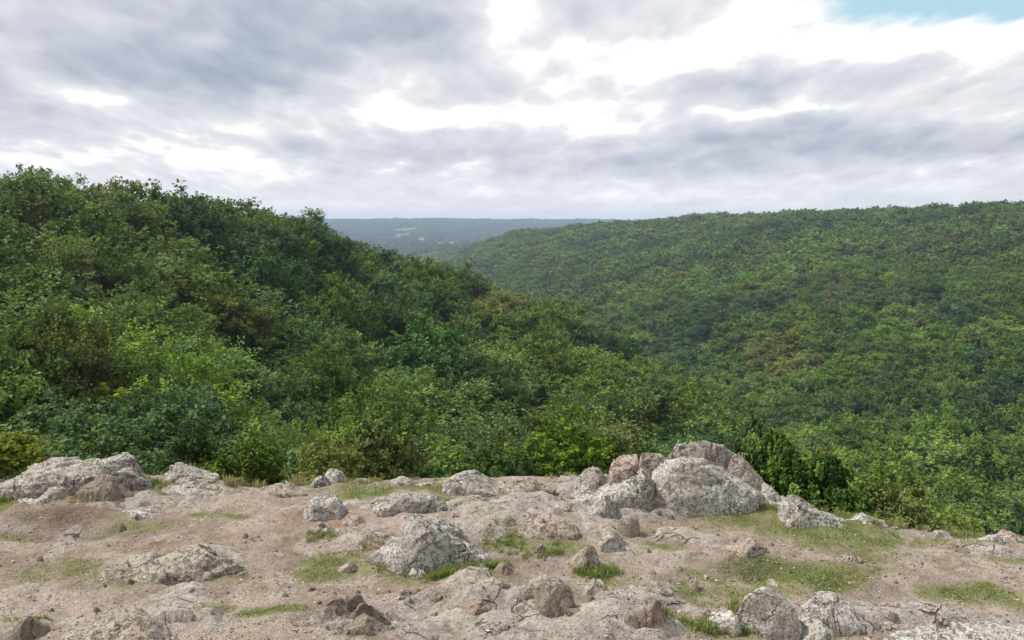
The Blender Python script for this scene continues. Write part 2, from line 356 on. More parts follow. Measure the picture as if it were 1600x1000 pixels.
_B, _G, _R, _K, _D = map(_blobset, (BUMPS, GRASS, REDS, ROCKY, DARKS))
def blobsum(bl, x, y, wx=0, wy=0, mx=False):
    s = np.zeros_like(x)
    for (cx, cy, rx, ry, a) in bl:
        r2 = ((x + wx * rx - cx) / rx) ** 2 + ((y + wy * ry - cy) / ry) ** 2
        g = a * np.exp(-r2 * .9)
        s = np.maximum(s, g) if mx else s + g
    return s
def warps(x, y):
    p = np.stack([x, y, np.zeros_like(x)], 1)
    return fbm(p * 1.7 + 4, 4) * .9, fbm(p * 1.7 + 31, 4) * .9
def masks(x, y):
    p = np.stack([x, y, np.zeros_like(x)], 1); wx, wy = warps(x, y)
    gr = blobsum(_G, x, y, wx, wy, True) + .16 * fbm(p * 2.3 + 9, 4) + .34 * np.clip(fbm(p * .9 + 77, 3) + .12, 0, 1)
    rk = blobsum(_K, x, y, wx, wy, True) + .45 * fbm(p * 1.3 + 50, 4)
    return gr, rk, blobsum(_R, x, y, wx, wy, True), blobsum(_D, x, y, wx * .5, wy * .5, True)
def plates(x, y):
    """top of the broken bedrock: tilted plates with sharp edges, long across the view"""
    p = np.stack([x, y, np.zeros_like(x)], 1)
    out = np.full_like(x, -9.0)
    for (sx, sy, rot, amp, tilt, so) in ((.95, .42, .18, .060, .13, 3), (.42, .22, .10, .035, .16, 77)):
        u = (x * math.cos(rot) + y * math.sin(rot)) / sx + .30 * fbm(p * 1.6 + so, 3); v = (-x * math.sin(rot) + y * math.cos(rot)) / sy + .38 * fbm(p * 1.6 + so + 20, 3)
        iu, iv = np.floor(u).astype(int), np.floor(v).astype(int); best = np.full_like(x, 9.0); hh = np.zeros_like(x)
        for a in (-1, 0, 1):
            for b in (-1, 0, 1):
                k = _perm[(_perm[(iu + a + so) & 255] + iv + b) & 255]; r1, r2, r3 = _grad[k][:, 0], _grad[k][:, 1], _grad[k][:, 2]
                cu, cv = iu + a + .5 + .42 * r1, iv + b + .5 + .42 * r2; d = (u - cu) ** 2 + (v - cv) ** 2; m = d < best
                plane = amp * (r3 * 1.1) + tilt * ((u - cu) * sx * r2 * .8 + (v - cv) * sy * (.55 + r1 * .8)) - .045 * d
                best = np.where(m, d, best); hh = np.where(m, plane, hh)
        out = np.maximum(out, hh - (.02 if so == 77 else 0))
    return out + .007 * fbm(p * 9, 4, .6) + .010 * (1 - 2 * np.abs(fbm(p * 3.1 + 8, 3)))
def ground_h(x, y, fine=True, rk=None, both=False):
    x = np.asarray(x, float); y = np.asarray(y, float)
    p = np.stack([x, y, np.zeros_like(x)], 1)
    h = .055 * fbm(p * .75 + 3, 3) + blobsum(_B, x, y)
    h += np.where(y < 5.0, (5.0 - y) * .22, 0); bare = np.zeros_like(h)
    if fine:
        if rk is None: rk = masks(x, y)[1]
        soil = .020 * fbm(p * 3.6, 5, .6) + .006 * fbm(p * 19 + 5, 3)
        pl = plates(x, y) - .075 + .13 * sstep(-.1, .75, rk)
        bare = sstep(-.004, .010, pl - soil); h += np.maximum(soil, pl)
    az = np.arctan2(x, np.maximum(y, .01)); r = np.hypot(x, y); er = edge_r(az) + .10 * perlin(p * 1.3 + 2) + .05 * perlin(p * 4 + 2)
    s = np.where(y > 2, r - er, -1)
    h -= np.where(s > 0, np.minimum(.9 * s * s + .35 * s, 2.2 * s), 0)
    return (h, bare) if both else h

def spaced(segs):
    a = [segs[0][0]]
    for (s, e, st) in segs:
        n = max(1, int(round((e - s) / st))); a += list(np.linspace(s, e, n + 1)[1:])
    return np.array(a)
def build_ground():
    xs = spaced([(-16, -8.5, .15), (-8.5, -6.8, .05), (-6.8, 6.8, .021), (6.8, 8.5, .05), (8.5, 16, .15)])
    ys = spaced([(-6, 4.2, .15), (4.2, 8, .018), (8, 10.6, .024), (10.6, 15, .12)])
    X, Y = np.meshgrid(xs, ys, indexing='ij'); x, y = X.ravel(), Y.ravel()
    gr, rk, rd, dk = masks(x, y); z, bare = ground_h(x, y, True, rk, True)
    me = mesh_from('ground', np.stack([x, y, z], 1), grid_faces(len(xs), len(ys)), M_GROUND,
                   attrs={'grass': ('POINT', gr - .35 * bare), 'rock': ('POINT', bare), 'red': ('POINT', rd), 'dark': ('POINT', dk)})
    put('ground', me, kind='structure', label='trodden pinkish earth and flush bedrock of the hilltop')
build_ground()

# ---------------------------------------------------------------- wooded slopes: canopy heights by direction and distance
CP = [-700, -300, 0, 200, 400, 500, 640, 800, 950, 1100, 1200, 1350, 1600, 1900, 2400]
# per column: control stations (distance, photo row of the canopy top, or ('z', height))
Z = lambda v: ('z', v)
ST = [
 [(12, Z(-3)), (12, Z(-3)), (12, Z(-3)), (12, Z(-3)), (12, Z(-3.3)), (12, Z(-4)), (12, Z(-5)), (12, Z(-5.4)), (12, Z(-6)), (12, Z(-6)), (12, Z(-6)), (12, Z(-6)), (12, Z(-7)), (12, Z(-7)), (12, Z(-7))],
 [(24, 590), (24, 600), (25, 600), (25, 625), (26, 665), (28, 700), (32, 725), (34, 735), (32, 740), (32, 760), (30, 796), (28, 824), (26, 872), (24, 900), (24, 900)],
 [(45, 460), (45, 470), (48, 490), (50, 515), (52, 560), (55, 590), (62, 605), (70, 612), (75, 640), (75, 700), (60, 752), (50, 796), (45, 846), (40, 860), (40, 860)],
 [(80, 340), (80, 350), (82, 362), (85, 388), (92, 430), (100, 450), (115, 482), (125, 522), (125, 572), (110, 662), (80, 740), (70, 780), (65, 820), (60, 830), (60, 830)],
 [(115, 250), (115, 255), (120, 280), (125, 303), (140, 322), (150, 336), (175, 396), (180, 452), (170, 522), (140, 622), (100, 724), (95, 750), (90, 790), (85, 800), (85, 800)],
 [(200, Z(2)), (200, Z(0)), (220, Z(-4)), (230, Z(-10)), (250, Z(-20)), (270, Z(-26)), (300, Z(-38)), (280, Z(-48)), (240, Z(-54)), (200, Z(-53)), (140, Z(-36)), (130, Z(-33)), (125, Z(-30)), (120, Z(-28)), (120, Z(-28))],
 [(500, Z(-30)), (500, Z(-40)), (500, Z(-45)), (500, Z(-48)), (500, Z(-50)), (500, Z(-52)), (600, Z(-55)), (450, Z(-50)), (340, 530), (250, 610), (200, 650), (190, 630), (180, 612), (170, 600), (170, 600)],
 [(800, Z(-40)), (800, Z(-50)), (800, Z(-52)), (800, Z(-54)), (900, Z(-56)), (900, Z(-58)), (1000, Z(-60)), (620, 447), (450, 452), (370, 472), (330, 480), (300, 482), (280, 480), (260, 480), (260, 480)],
 [(1100, Z(-50)), (1100, Z(-52)), (1200, Z(-56)), (1200, Z(-58)), (1300, Z(-60)), (1400, Z(-62)), (1350, Z(-60)), (850, 388), (680, 388), (560, 388), (500, 392), (450, 402), (420, 400), (400, 400), (400, 400)],
 [(1600, Z(-55)), (1600, Z(-56)), (1600, Z(-58)), (1600, Z(-60)), (1700, Z(-62)), (1800, Z(-64)), (1650, 407), (1150, 361), (1000, 347), (880, 338), (800, 333), (720, 327), (650, 316), (600, 308), (600, 300)],
 [(2000, Z(-60)), (2000, Z(-60)), (2000, Z(-62)), (2000, Z(-64)), (2000, Z(-66)), (2100, Z(-68)), (2100, Z(-68)), (1700, Z(-50)), (1500, Z(-30)), (1400, Z(-25)), (1300, Z(-15)), (1200, Z(-5)), (1100, Z(0)), (1000, Z(5)), (1000, Z(5))],
 [(2900, Z(-60))] * 15,
 [(3700, Z(-34))] * 15,
 [(4300, Z(-8))] * 15,
 [(5000, Z(5))] * 15,
 [(6200, Z(7))] * 15,
]
K_AZ = np.array([math.atan((c - 800) / (F * math.cos(PITCH) + 0.0)) for c in CP])
K_D = np.zeros((len(ST), len(CP))); K_Z = np.zeros_like(K_D)
for i, row in enumerate(ST):
    for j, (d, v) in enumerate(row):
        K_D[i, j] = d; K_Z[i, j] = v[1] if isinstance(v, tuple) else zat(CP[j], v, d)[0]
def canopy(az, d):
    az = np.asarray(az, float); d = np.asarray(d, float); n = len(ST)
    D = np.stack([np.interp(az, K_AZ, K_D[i]) for i in range(n)]); ZZ = np.stack([np.interp(az, K_AZ, K_Z[i]) for i in range(n)])
    L = np.log(D); l = np.log(np.clip(d, D[0] * 1.0001, D[-1] * .9999)); out = ZZ[0].copy()
    # monotone cubic interpolation between stations
    dl = np.diff(L, axis=0); sl = np.diff(ZZ, axis=0) / dl
    m = np.zeros_like(L); m[0] = sl[0]; m[-1] = sl[-1]
    a, b = sl[:-1], sl[1:]
    m[1:-1] = np.where(a * b > 0, 2 * a * b / np.where(np.abs(a + b) < 1e-9, 1e-9, a + b), 0)
    for i in range(n - 1):
        t = (l - L[i]) / dl[i]; k = (t >= 0) & (t <= 1); t = np.clip(t, 0, 1)
        v = (2 * t**3 - 3 * t**2 + 1) * ZZ[i] + (t**3 - 2 * t**2 + t) * dl[i] * m[i] + (-2 * t**3 + 3 * t**2) * ZZ[i + 1] + (t**3 - t**2) * dl[i] * m[i + 1]
        out = np.where(k, v, out)
    return out
def tree_h(d): return np.interp(d, [12, 20, 45, 400], [5.0, 7.0, 10.5, 12.0])
def relief(x, y, d):
    p = np.stack([x, y, np.zeros_like(x)], 1)
    k = np.interp(d, [15, 60, 150, 300, 620, 1500, 3000], [0, 1.0, 2.2, 4.5, 4.0, 3, 0])
    far = np.interp(d, [3800, 4700], [0, 14.0]) * fbm(p / 420.0 + 3, 3)
    return k * (fbm(p / 75.0 + 3, 3) * .8) + far
def surface(az, d):
    x, y = np.sin(az) * d, np.cos(az) * d
    return canopy(az, d) + relief(x, y, d)

# fields of the far valley, by cell
_fc = np.random.default_rng(21); FCELL = np.stack([_fc.uniform(-1500, 1300, 260), _fc.uniform(1700, 5000, 260)], 1); FVAL = _fc.uniform(0, 1, 260)
def field_value(x, y):
    p = np.stack([x, y, np.zeros_like(x)], 1)
    xx = x + 60 * fbm(p / 200, 2); yy = y + 90 * fbm(p / 260 + 9, 2)
    out = np.zeros_like(x)
    for s in range(0, len(x), 20000):
        d2 = (xx[s:s+20000, None] - FCELL[None, :, 0]) ** 2 + ((yy[s:s+20000, None] - FCELL[None, :, 1]) * .30) ** 2
        o = np.argsort(d2, 1)[:, :2]; r = np.arange(len(o)); near = FVAL[o[:, 0]]
        edge = np.sqrt(d2[r, o[:, 1]]) - np.sqrt(d2[r, o[:, 0]])
        v = np.where(near > .40, (near - .40) * 1.2 + .25, 0)
        out[s:s+20000] = np.where(edge < 14, 0, v)
    return np.where((y > 1950) & (y < 4150), out, 0)
def build_slopes():
    az = np.radians(np.concatenate([np.arange(-62, -32, 1.0), np.arange(-32, 32.01, .22), np.arange(33, 62, 1.0)]))
    d = np.concatenate([np.geomspace(11, 1500, 150), np.geomspace(1540, 5500, 120)])
    A_, D_ = np.meshgrid(az, d, indexing='ij'); a, dd = A_.ravel(), D_.ravel()
    x, y = np.sin(a) * dd, np.cos(a) * dd; fv = field_value(x, y)
    z = surface(a, dd) - tree_h(dd)
    z += np.interp(dd, [11, 2500, 3500, 6000], [0, 0, 4, 8]) * 0
    fc = grid_faces(len(az), len(d))
    me = mesh_from('hillside', np.stack([x, y, z], 1), fc, None, attrs={'field': ('POINT', fv)})
    me.materials.append(M_FLOOR); me.materials.append(M_FIELDS)
    cy = np.asarray(dd)[fc[:, 0]]
    me.polygons.foreach_set('material_index', (cy > 1500).astype(np.int32)); me.update()
    put('hillside', me, kind='structure', label='wooded hills, the valley between them and the plain beyond')
build_slopes()
# ---------------------------------------------------------------- foliage prototypes
def leaf_quads(pos, nrm, ax, L, W):
    """diamond leaves: pos centre, nrm normal, ax long axis"""
    side = np.cross(nrm, ax); side /= np.linalg.norm(side, axis=1)[:, None] + 1e-9
    L = L[:, None]; W = W[:, None]
    v = np.stack([pos - ax * L * .5, pos + side * W * .5 + nrm * W * .12, pos + ax * L * .5, pos - side * W * .5 + nrm * W * .12], 1).reshape(-1, 3)
    f = np.arange(len(pos) * 4).reshape(-1, 4)
    return v, f
def unit(v): return v / (np.linalg.norm(v, axis=1)[:, None] + 1e-9)
def make_crown(seed, ncl, ntw, nlf, leaf, R=4.0, H=10.0, z0=2.2, flat=.42, spread=1.0, upb=.25, wind=(-.25, 0.05)):
    r = np.random.default_rng(seed)
    # uneven crown: a few large lobes
    lob = unit(r.normal(size=(7, 3))); lob[:, 2] = np.abs(lob[:, 2]); la = r.uniform(-.16, .30, 7)
    d = unit(r.normal(size=(ncl, 3))); d[:, 2] = np.where(r.random(ncl) < .72, np.abs(d[:, 2]), d[:, 2]); d = unit(d)
    zc = z0 + (H - z0) * .38
    k = 1 + (np.clip((d @ lob.T) - .55, 0, 1) * la[None] * 2.2).sum(1)
    rad = (1 - .42 * r.random(ncl) ** 1.6) * k
    c = d * rad[:, None] * np.array([R, R, 1]); c[:, 2] = zc + d[:, 2] * rad * np.where(d[:, 2] > 0, H - zc, zc - z0)
    csz = r.uniform(.65, 1.35, ncl) * R * .235 * spread
    ct = np.clip(r.normal(.45, .22, ncl), 0, 1)
    # twigs
    o = np.repeat(d, ntw, 0); cc = np.repeat(c, ntw, 0); cs = np.repeat(csz, ntw); tt = np.repeat(ct, ntw)
    n = len(o)
    td = unit(o * .8 + r.normal(size=(n, 3)) * np.array([.75, .75, .38]) + np.array([wind[0], wind[1], upb]))
    tb = cc + r.normal(size=(n, 3)) * cs[:, None] * np.array([.50, .50, .50 * flat * 1.6])
    tl = cs * r.uniform(.5, 1.15, n)
    tn = unit(np.array([0, 0, 1.0]) + r.normal(size=(n, 3)) * .35 + o * .25); ts = unit(np.cross(tn, td)); tn = unit(np.cross(td, ts))
    # leaves
    o = np.repeat(td, nlf, 0); nb = np.repeat(tn, nlf, 0); sb = np.repeat(ts, nlf, 0); m = len(o)
    t = r.random(m); tlr = np.repeat(tl, nlf)
    wid = .42 * (1 - .55 * t)
    pos = np.repeat(tb, nlf, 0) + o * (t * tlr)[:, None] + sb * (r.uniform(-1, 1, m) * wid * tlr)[:, None] + nb * (r.normal(size=m) * .10 * tlr - .16 * tlr * t * t)[:, None]
    nrm = unit(nb * .65 + np.repeat(np.repeat(d, ntw, 0), nlf, 0) * .65 + r.normal(size=(m, 3)) * .45)
    ax = unit(o * .7 + sb * r.uniform(-1, 1, m)[:, None] + r.normal(size=(m, 3)) * .35); ax = unit(ax - nrm * (ax * nrm).sum(1)[:, None])
    sz = leaf * r.uniform(.7, 1.3, m)
    v, f = leaf_quads(pos, nrm, ax, sz * 1.25, sz * .85)
    tint = np.clip(np.repeat(tt, nlf) + r.normal(size=m) * .18 + .30 * t, 0, 1)
    return v, f, tint, c
def tube(p0, p1, r0, r1, seg=4, sides=6, bend=.12, rr=None):
    p0, p1 = np.array(p0, float), np.array(p1, float); ax = p1 - p0; L = np.linalg.norm(ax); ax /= L
    s = np.cross(ax, [0.3, .9, .1]); s /= np.linalg.norm(s); q = np.cross(ax, s); vs = []
    off = rr.normal(size=(seg + 1, 3)) * bend * L * .3; off[0] = 0; off[-1] = 0
    off = np.cumsum(off, 0) * .5; off -= np.linspace(0, 1, seg + 1)[:, None] * off[-1]
    for i in range(seg + 1):
        t = i / seg; c = p0 + ax * L * t + off[i]; rd = r0 + (r1 - r0) * t
        for k in range(sides):
            a = 2 * math.pi * k / sides; vs.append(c + (s * math.cos(a) + q * math.sin(a)) * rd)
    fs = [[i * sides + k, i * sides + (k + 1) % sides, (i + 1) * sides + (k + 1) % sides, (i + 1) * sides + k] for i in range(seg) for k in range(sides)]
    return np.array(vs), np.array(fs)
def make_trunk(seed, tips, H=10.0, r0=.22, n=16):
    rr = np.random.default_rng(seed); V, Fc = [], []; off = 0
    top = np.array([rr.normal() * .3, rr.normal() * .3, H * .62])
    def add(v, f):
        nonlocal off
        V.append(v); Fc.append(f + off); off += len(v)
    add(*tube((0, 0, -.6), top, r0, r0 * .45, 6, 8, .06, rr))
    for k in rr.choice(len(tips), min(n, len(tips)), replace=False):
        h = rr.uniform(.25, .95); b = top * h; rb = r0 * (1 - .55 * h) * .5
        mid = b + (tips[k] - b) * .55 + np.array([0, 0, .25])
        add(*tube(b, mid, rb, rb * .6, 3, 6, .15, rr)); add(*tube(mid, tips[k], rb * .6, rb * .18, 3, 5, .2, rr))
        for _ in range(2):
            j = int(np.argmin(np.linalg.norm(tips - tips[k] + rr.normal(size=3) * .8, axis=1)))
            if np.linalg.norm(tips[j] - mid) > .2: add(*tube(mid, tips[j], rb * .4, rb * .12, 3, 4, .2, rr))
    return np.concatenate(V), np.concatenate(Fc)

CLOSE, NEAR, MID, FAR = [], [], [], []        # (crown mesh, trunk mesh); the tone is set per tree
def proto(store, name, seed, tr=16, **kw):
    v, f, t, tips = make_crown(seed, **kw)
    me = mesh_from(name, v, f, LEAF['mid green'], smooth=False, attrs={'tint': ('FACE', t)})
    tv, tf = make_trunk(seed, tips, kw.get('H', 10.0), .02 * kw.get('H', 10.0) + .02, tr); tm = mesh_from('trunk', tv, tf, M_BARK)
    store.append((me, tm))
for s in range(2):
    proto(CLOSE, 'close_crown', 50 + s, ncl=[120, 105][s], ntw=22, nlf=38, leaf=.098, flat=[.5, .62][s], spread=[1.0, 1.1][s])
for s in range(4):
    proto(NEAR, 'near_crown', 100 + s, ncl=[86, 74, 100, 80][s], ntw=17, nlf=28, leaf=.15, flat=[.42, .55, .36, .65][s], spread=[1, 1.1, .95, 1][s])
for s in range(5):
    proto(MID, 'mid_crown', 200 + s, tr=10, ncl=[70, 85, 60, 80, 66][s], ntw=14, nlf=15, leaf=.25, flat=[.42, .55, .36, .65, .45][s], spread=[1, .95, 1.1, 1, 1.05][s])
for s in range(4):
    proto(FAR, 'far_crown', 300 + s, tr=4, ncl=60, ntw=8, nlf=9, leaf=.46, flat=.6, spread=1.15)
def put_toned(name, me, tone, parent=None, **kw):
    o = put(name, me, parent, **kw); o.material_slots[0].link = 'OBJECT'; o.material_slots[0].material = LEAF[tone]; return o

# ---------------------------------------------------------------- where trees stand
def scatter(d0, d1, az0, az1, space, seed, acc=None):
    """dart throwing with a spacing that grows with distance"""
    r = np.random.default_rng(seed); area = .5 * (az1 - az0) * (d1 * d1 - d0 * d0); n = int(area / (space * space) * 2.6)
    d = np.sqrt(r.uniform(d0 * d0, d1 * d1, n)); a = r.uniform(az0, az1, n); x, y = np.sin(a) * d, np.cos(a) * d
    cells = {}; out = []; g = space
    for i in range(n):
        ci, cj = int(x[i] // g), int(y[i] // g); ok = True
        for u in (ci - 1, ci, ci + 1):
            for v in (cj - 1, cj, cj + 1):
                for (xx, yy) in cells.get((u, v), ()):
                    if (xx - x[i]) ** 2 + (yy - y[i]) ** 2 < (space * .80) ** 2: ok = False; break
                if not ok: break
            if not ok: break
        if ok: cells.setdefault((ci, cj), []).append((x[i], y[i])); out.append((a[i], d[i]))
    return np.array(out)
def vis_row(az, d, z):
    """photo pixel of a point"""
    x, y = np.sin(az) * d, np.cos(az) * d; c, s = math.cos(PITCH), math.sin(PITCH); zz = z - EYE
    w = y * c - zz * s; up = y * s + zz * c
    return 800 + F * x / w, 500 - F * up / w
def horizon_profile():
    """lowest visible elevation slope at every azimuth and distance, for sight checks"""
    az = np.radians(np.arange(-40, 40, .4)); d = np.geomspace(13, 1800, 160)
    A_, D_ = np.meshgrid(az, d, indexing='ij')
    sl = (surface(A_.ravel(), D_.ravel()).reshape(A_.shape) - EYE) / D_
    mx = np.maximum.accumulate(sl, 1); mx = np.concatenate([np.full((len(az), 1), -9), mx[:, :-1]], 1)
    gx = -(EYE - .05) / edge_r(az); mx = np.maximum(mx, gx[:, None])
    return az, d, mx
HA, HD, HM = horizon_profile()
def hidden(az, d, ztop):
    i = np.clip(np.searchsorted(HA, az), 0, len(HA) - 1); j = np.clip(np.searchsorted(HD, d * .93), 0, len(HD) - 1)
    return (ztop - EYE) / d < HM[i, j] - .002

def tone_of(x, y, d, rnd):
    """leaf tone by stands"""
    p = np.stack([x, y, np.zeros_like(x)], 1); sc = np.interp(d, [20, 150, 600], [22, 45, 75])[:, None]
    n = fbm(p / sc + 5, 2) * .9 + (rnd - .5) * .75; m = fbm(p / sc + 55, 2) + (np.modf(rnd * 7.7)[0] - .5) * .8
    ridge = np.interp(np.arctan2(x, y), K_AZ, K_D[4]) * 1.12; az_ = np.arctan2(x, y); k_ = sstep(-.12, .02, az_) * (1 - sstep(.26, .32, az_)); n = n + np.where(d < ridge, .10 + .30 * k_ * sstep(.35, .75, d / ridge), 0) - .50 * np.exp(-((d - ridge * 1.5) / (ridge * .6)) ** 2) * (d >= ridge) * k_ + np.where((d > 330), .12, 0)  # brighter tones up to the near ridge, darker just behind it
    return n, m
GREENS = list(LEAF)
def pick_tone(n, m, near):
    if m > .80: return 'brownish' if n > .12 else 'olive green'
    if m < -.52: return 'yellow green' if n > .35 else 'bright green'
    if n < -.42: return 'dark green'
    if n < -.22: return 'blue green'
    if n > .45: return 'bright green'
    return 'mid green'

def gn_forest(name, pts, rot, scl, idx, protos, label):
    me = bpy.data.meshes.new(name); me.vertices.add(len(pts)); me.vertices.foreach_set('co', np.asarray(pts, np.float32).ravel())
    for an, ty, arr in (('rot', 'FLOAT_VECTOR', rot), ('scl', 'FLOAT_VECTOR', scl)):
        a = me.attributes.new(an, ty, 'POINT'); a.data.foreach_set('vector', np.asarray(arr, np.float32).ravel())
    a = me.attributes.new('idx', 'INT', 'POINT'); a.data.foreach_set('value', len(protos) - 1 - np.asarray(idx, np.int32))   # joined instances come out in reverse order
    assert len(protos)
    o = put(name, me, kind='stuff', label=label)
    ng = bpy.data.node_groups.new(name, 'GeometryNodeTree')
    ng.interface.new_socket('Geometry', in_out='INPUT', socket_type='NodeSocketGeometry'); ng.interface.new_socket('Geometry', in_out='OUTPUT', socket_type='NodeSocketGeometry')
    N, L = ng.nodes, ng.links; gi = N.new('NodeGroupInput'); go = N.new('NodeGroupOutput')
    g2i = N.new('GeometryNodeGeometryToInstance'); iop = N.new('GeometryNodeInstanceOnPoints')
    for p, mt in protos:
        oi = N.new('GeometryNodeObjectInfo'); oi.inputs['Object'].default_value = p; oi.inputs['As Instance'].default_value = False
        g1 = N.new('GeometryNodeGeometryToInstance'); sm = N.new('GeometryNodeSetMaterial'); sm.inputs['Material'].default_value = mt; L.new(oi.outputs['Geometry'], sm.inputs['Geometry']); L.new(sm.outputs[0], g1.inputs[0])
        N_ = g1.outputs[0]; jn = N.get('joiner') or N.new('GeometryNodeJoinGeometry'); jn.name = 'joiner'; L.new(N_, jn.inputs[0])
    jn = N['joiner']; N.remove(g2i)
    def na(n_, ty):
        q = N.new('GeometryNodeInputNamedAttribute'); q.data_type = ty; q.inputs['Name'].default_value = n_
        return next(s for s in q.outputs if s.enabled and s.name == 'Attribute')
    L.new(gi.outputs[0], iop.inputs['Points']); L.new(jn.outputs[0], iop.inputs['Instance']); iop.inputs['Pick Instance'].default_value = True
    L.new(na('idx', 'INT'), iop.inputs['Instance Index']); L.new(na('scl', 'FLOAT_VECTOR'), iop.inputs['Scale'])
    e2r = N.new('FunctionNodeEulerToRotation'); L.new(na('rot', 'FLOAT_VECTOR'), e2r.inputs[0]); L.new(e2r.outputs[0], iop.inputs['Rotation'])
    L.new(iop.outputs[0], go.inputs[0])
    md = o.modifiers.new('instances', 'NODES'); md.node_group = ng
    return o

ORD = ['', 'first', 'second', 'third', 'fourth', 'fifth', 'sixth', 'seventh', 'eighth', 'ninth', 'tenth', 'eleventh', 'twelfth', 'thirteenth', 'fourteenth',
       'fifteenth', 'sixteenth', 'seventeenth', 'eighteenth', 'nineteenth', 'twentieth'] + ['twenty-' + w for w in ('first', 'second', 'third', 'fourth', 'fifth', 'sixth', 'seventh', 'eighth', 'ninth')] + ['thirtieth'] + ['thirty-' + w for w in ('first', 'second', 'third', 'fourth', 'fifth', 'sixth', 'seventh', 'eighth', 'ninth')]
def plant_forest():
    L_, H_ = math.radians(-40), math.radians(42)
    P = np.concatenate([scatter(15.5, 60, L_, H_, 5.4, 1), scatter(60, 230, L_, H_, 7.0, 2), scatter(230, 700, L_, H_, 9.2, 3), scatter(700, 1900, math.radians(-16), H_, 12.5, 4)])
    az, d = P[:, 0], P[:, 1]; x, y = np.sin(az) * d, np.cos(az) * d; r = np.random.default_rng(9); n = len(P)
    top = surface(az, d); base = top - tree_h(d)
    jit = np.clip(r.normal(size=n), -2, 1.6) * np.interp(d, [15, 40, 200], [.4, 1.0, 1.1]) - np.interp(d, [15, 60, 120], [.5, .7, 1.1]); H = np.clip(top + jit - base, 2.5, 17)
    # low growth on the crest right of the boulders, so that the valley stays open
    R = np.interp(d, [15, 22, 60, 230, 231, 700, 701, 1900], [2.4, 3.3, 3.9, 4.6, 5.4, 6.4, 8.5, 10.5]) * r.uniform(.8, 1.25, n)
    px, py = vis_row(az, d, base + H)
    hid = hidden(az, d, base + H)
    keep = ~(hid & (d > 330)) & ~((d < 21) & (px > 480)) & ~((d < 19) & (px < 480) & (r.random(n) < .4))
    inview = (px > -20) & (px < 1620) & (py < 870) & ~hid & keep
    cand = np.where(inview & (d < 420))[0]; cand = cand[np.argsort(-(R[cand] / d[cand]))][:300]; single = np.zeros(n, bool); single[cand] = True
    rnd = r.random(n); tn, tm = tone_of(x, y, d, rnd)
    tones = [pick_tone(a, b, dd < 60) for a, b, dd in zip(tn, tm, d)]
    rz = r.uniform(0, 6.28, n)
    # shadowed hollows and understorey painted as darker leaf tones close below the crest
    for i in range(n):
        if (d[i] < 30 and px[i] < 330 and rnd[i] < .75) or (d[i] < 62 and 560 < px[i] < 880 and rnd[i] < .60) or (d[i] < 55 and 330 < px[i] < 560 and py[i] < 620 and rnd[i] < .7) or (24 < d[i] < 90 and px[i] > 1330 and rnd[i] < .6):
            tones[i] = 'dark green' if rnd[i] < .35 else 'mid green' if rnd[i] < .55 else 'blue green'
    # ---- the 300 trees that show largest
    info = []
    for i in cand:
        store = CLOSE if d[i] < 34 else NEAR if d[i] < 80 else MID
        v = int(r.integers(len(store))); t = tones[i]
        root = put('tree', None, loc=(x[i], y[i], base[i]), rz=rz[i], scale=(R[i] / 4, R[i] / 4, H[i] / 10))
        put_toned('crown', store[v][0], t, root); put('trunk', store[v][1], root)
        info.append([root, t, px[i], py[i], d[i], R[i] / d[i], i])
    # ---- what sets each apart: tone, place on the slope, and its neighbours along the row
    def place(q):
        X, Y, D = q[2], q[3], q[4]
        if D < 34: return 'behind the rocks ' + ('at far left' if X < 260 else 'left of centre' if X < 640 else 'in the centre' if X < 1010 else 'on the right')
        rx = np.interp(X, [0, 200, 400, 500, 640, 800, 950, 1100, 1200, 1600], [284, 312, 334, 352, 408, 460, 532, 636, 724, 790])
        if X > 1190:
            return ('near' if Y > 775 else 'middle' if Y > 735 else 'lowest') + ' slope beyond the ' + ('junipers' if X < 1330 else 'pale crest stone' if X < 1460 else 'right edge stones')
        part = 'far left' if X < 170 else 'left' if X < 400 else 'middle' if X < 700 else 'right' if X < 950 else 'tapering end'
        if Y < rx + 22: return 'on the crest of the near ridge, ' + part
        if Y < rx + 90: return 'just under the near ridge crest, ' + part
        if Y < rx + 180: return 'halfway down the near ridge, ' + part
        return 'low on the near ridge, ' + part
    groups = {}
    for q in info: groups.setdefault((q[1], place(q)), []).append(q)
    for (t, pl), qs in groups.items():
        qs.sort(key=lambda q: q[2])
        for k, q in enumerate(qs):
            tt = t if 'green' in t else t + ' green'
            if len(qs) == 1: lab = f'only {tt} broadleaf tree {pl}'
            else: lab = f'{tt} broadleaf {pl}, {ORD[k + 1]} from left'
            q[0]['label'] = lab; q[0]['category'] = 'tree'; q[0]['group'] = 'broadleaf trees of the near ridge'
    # ---- everything further off: one mass
    rest = np.where(~single & keep)[0]
    protos = []; pidx = {}
    def pr(store, nm, v, t):
        k = (nm, v, t)
        if k not in pidx:
            o = bpy.data.objects.new('proto_' + nm, store[v][0]); pidx[k] = len(protos); protos.append((o, LEAF[t]))
        return pidx[k]
    pts, rot, scl, idx = [], [], [], []
    for i in rest:
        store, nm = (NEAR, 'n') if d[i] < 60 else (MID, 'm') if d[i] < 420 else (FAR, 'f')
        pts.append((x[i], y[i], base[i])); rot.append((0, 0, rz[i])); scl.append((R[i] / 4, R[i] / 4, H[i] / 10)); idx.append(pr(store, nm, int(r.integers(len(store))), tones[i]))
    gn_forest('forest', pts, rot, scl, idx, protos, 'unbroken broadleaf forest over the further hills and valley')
    # ---- far plateau: wood seen as a mass
    r = np.random.default_rng(33); n = 15000; dd = np.sqrt(r.uniform(1750**2, 5300**2, n)); aa = r.uniform(math.radians(-15), math.radians(14), n)
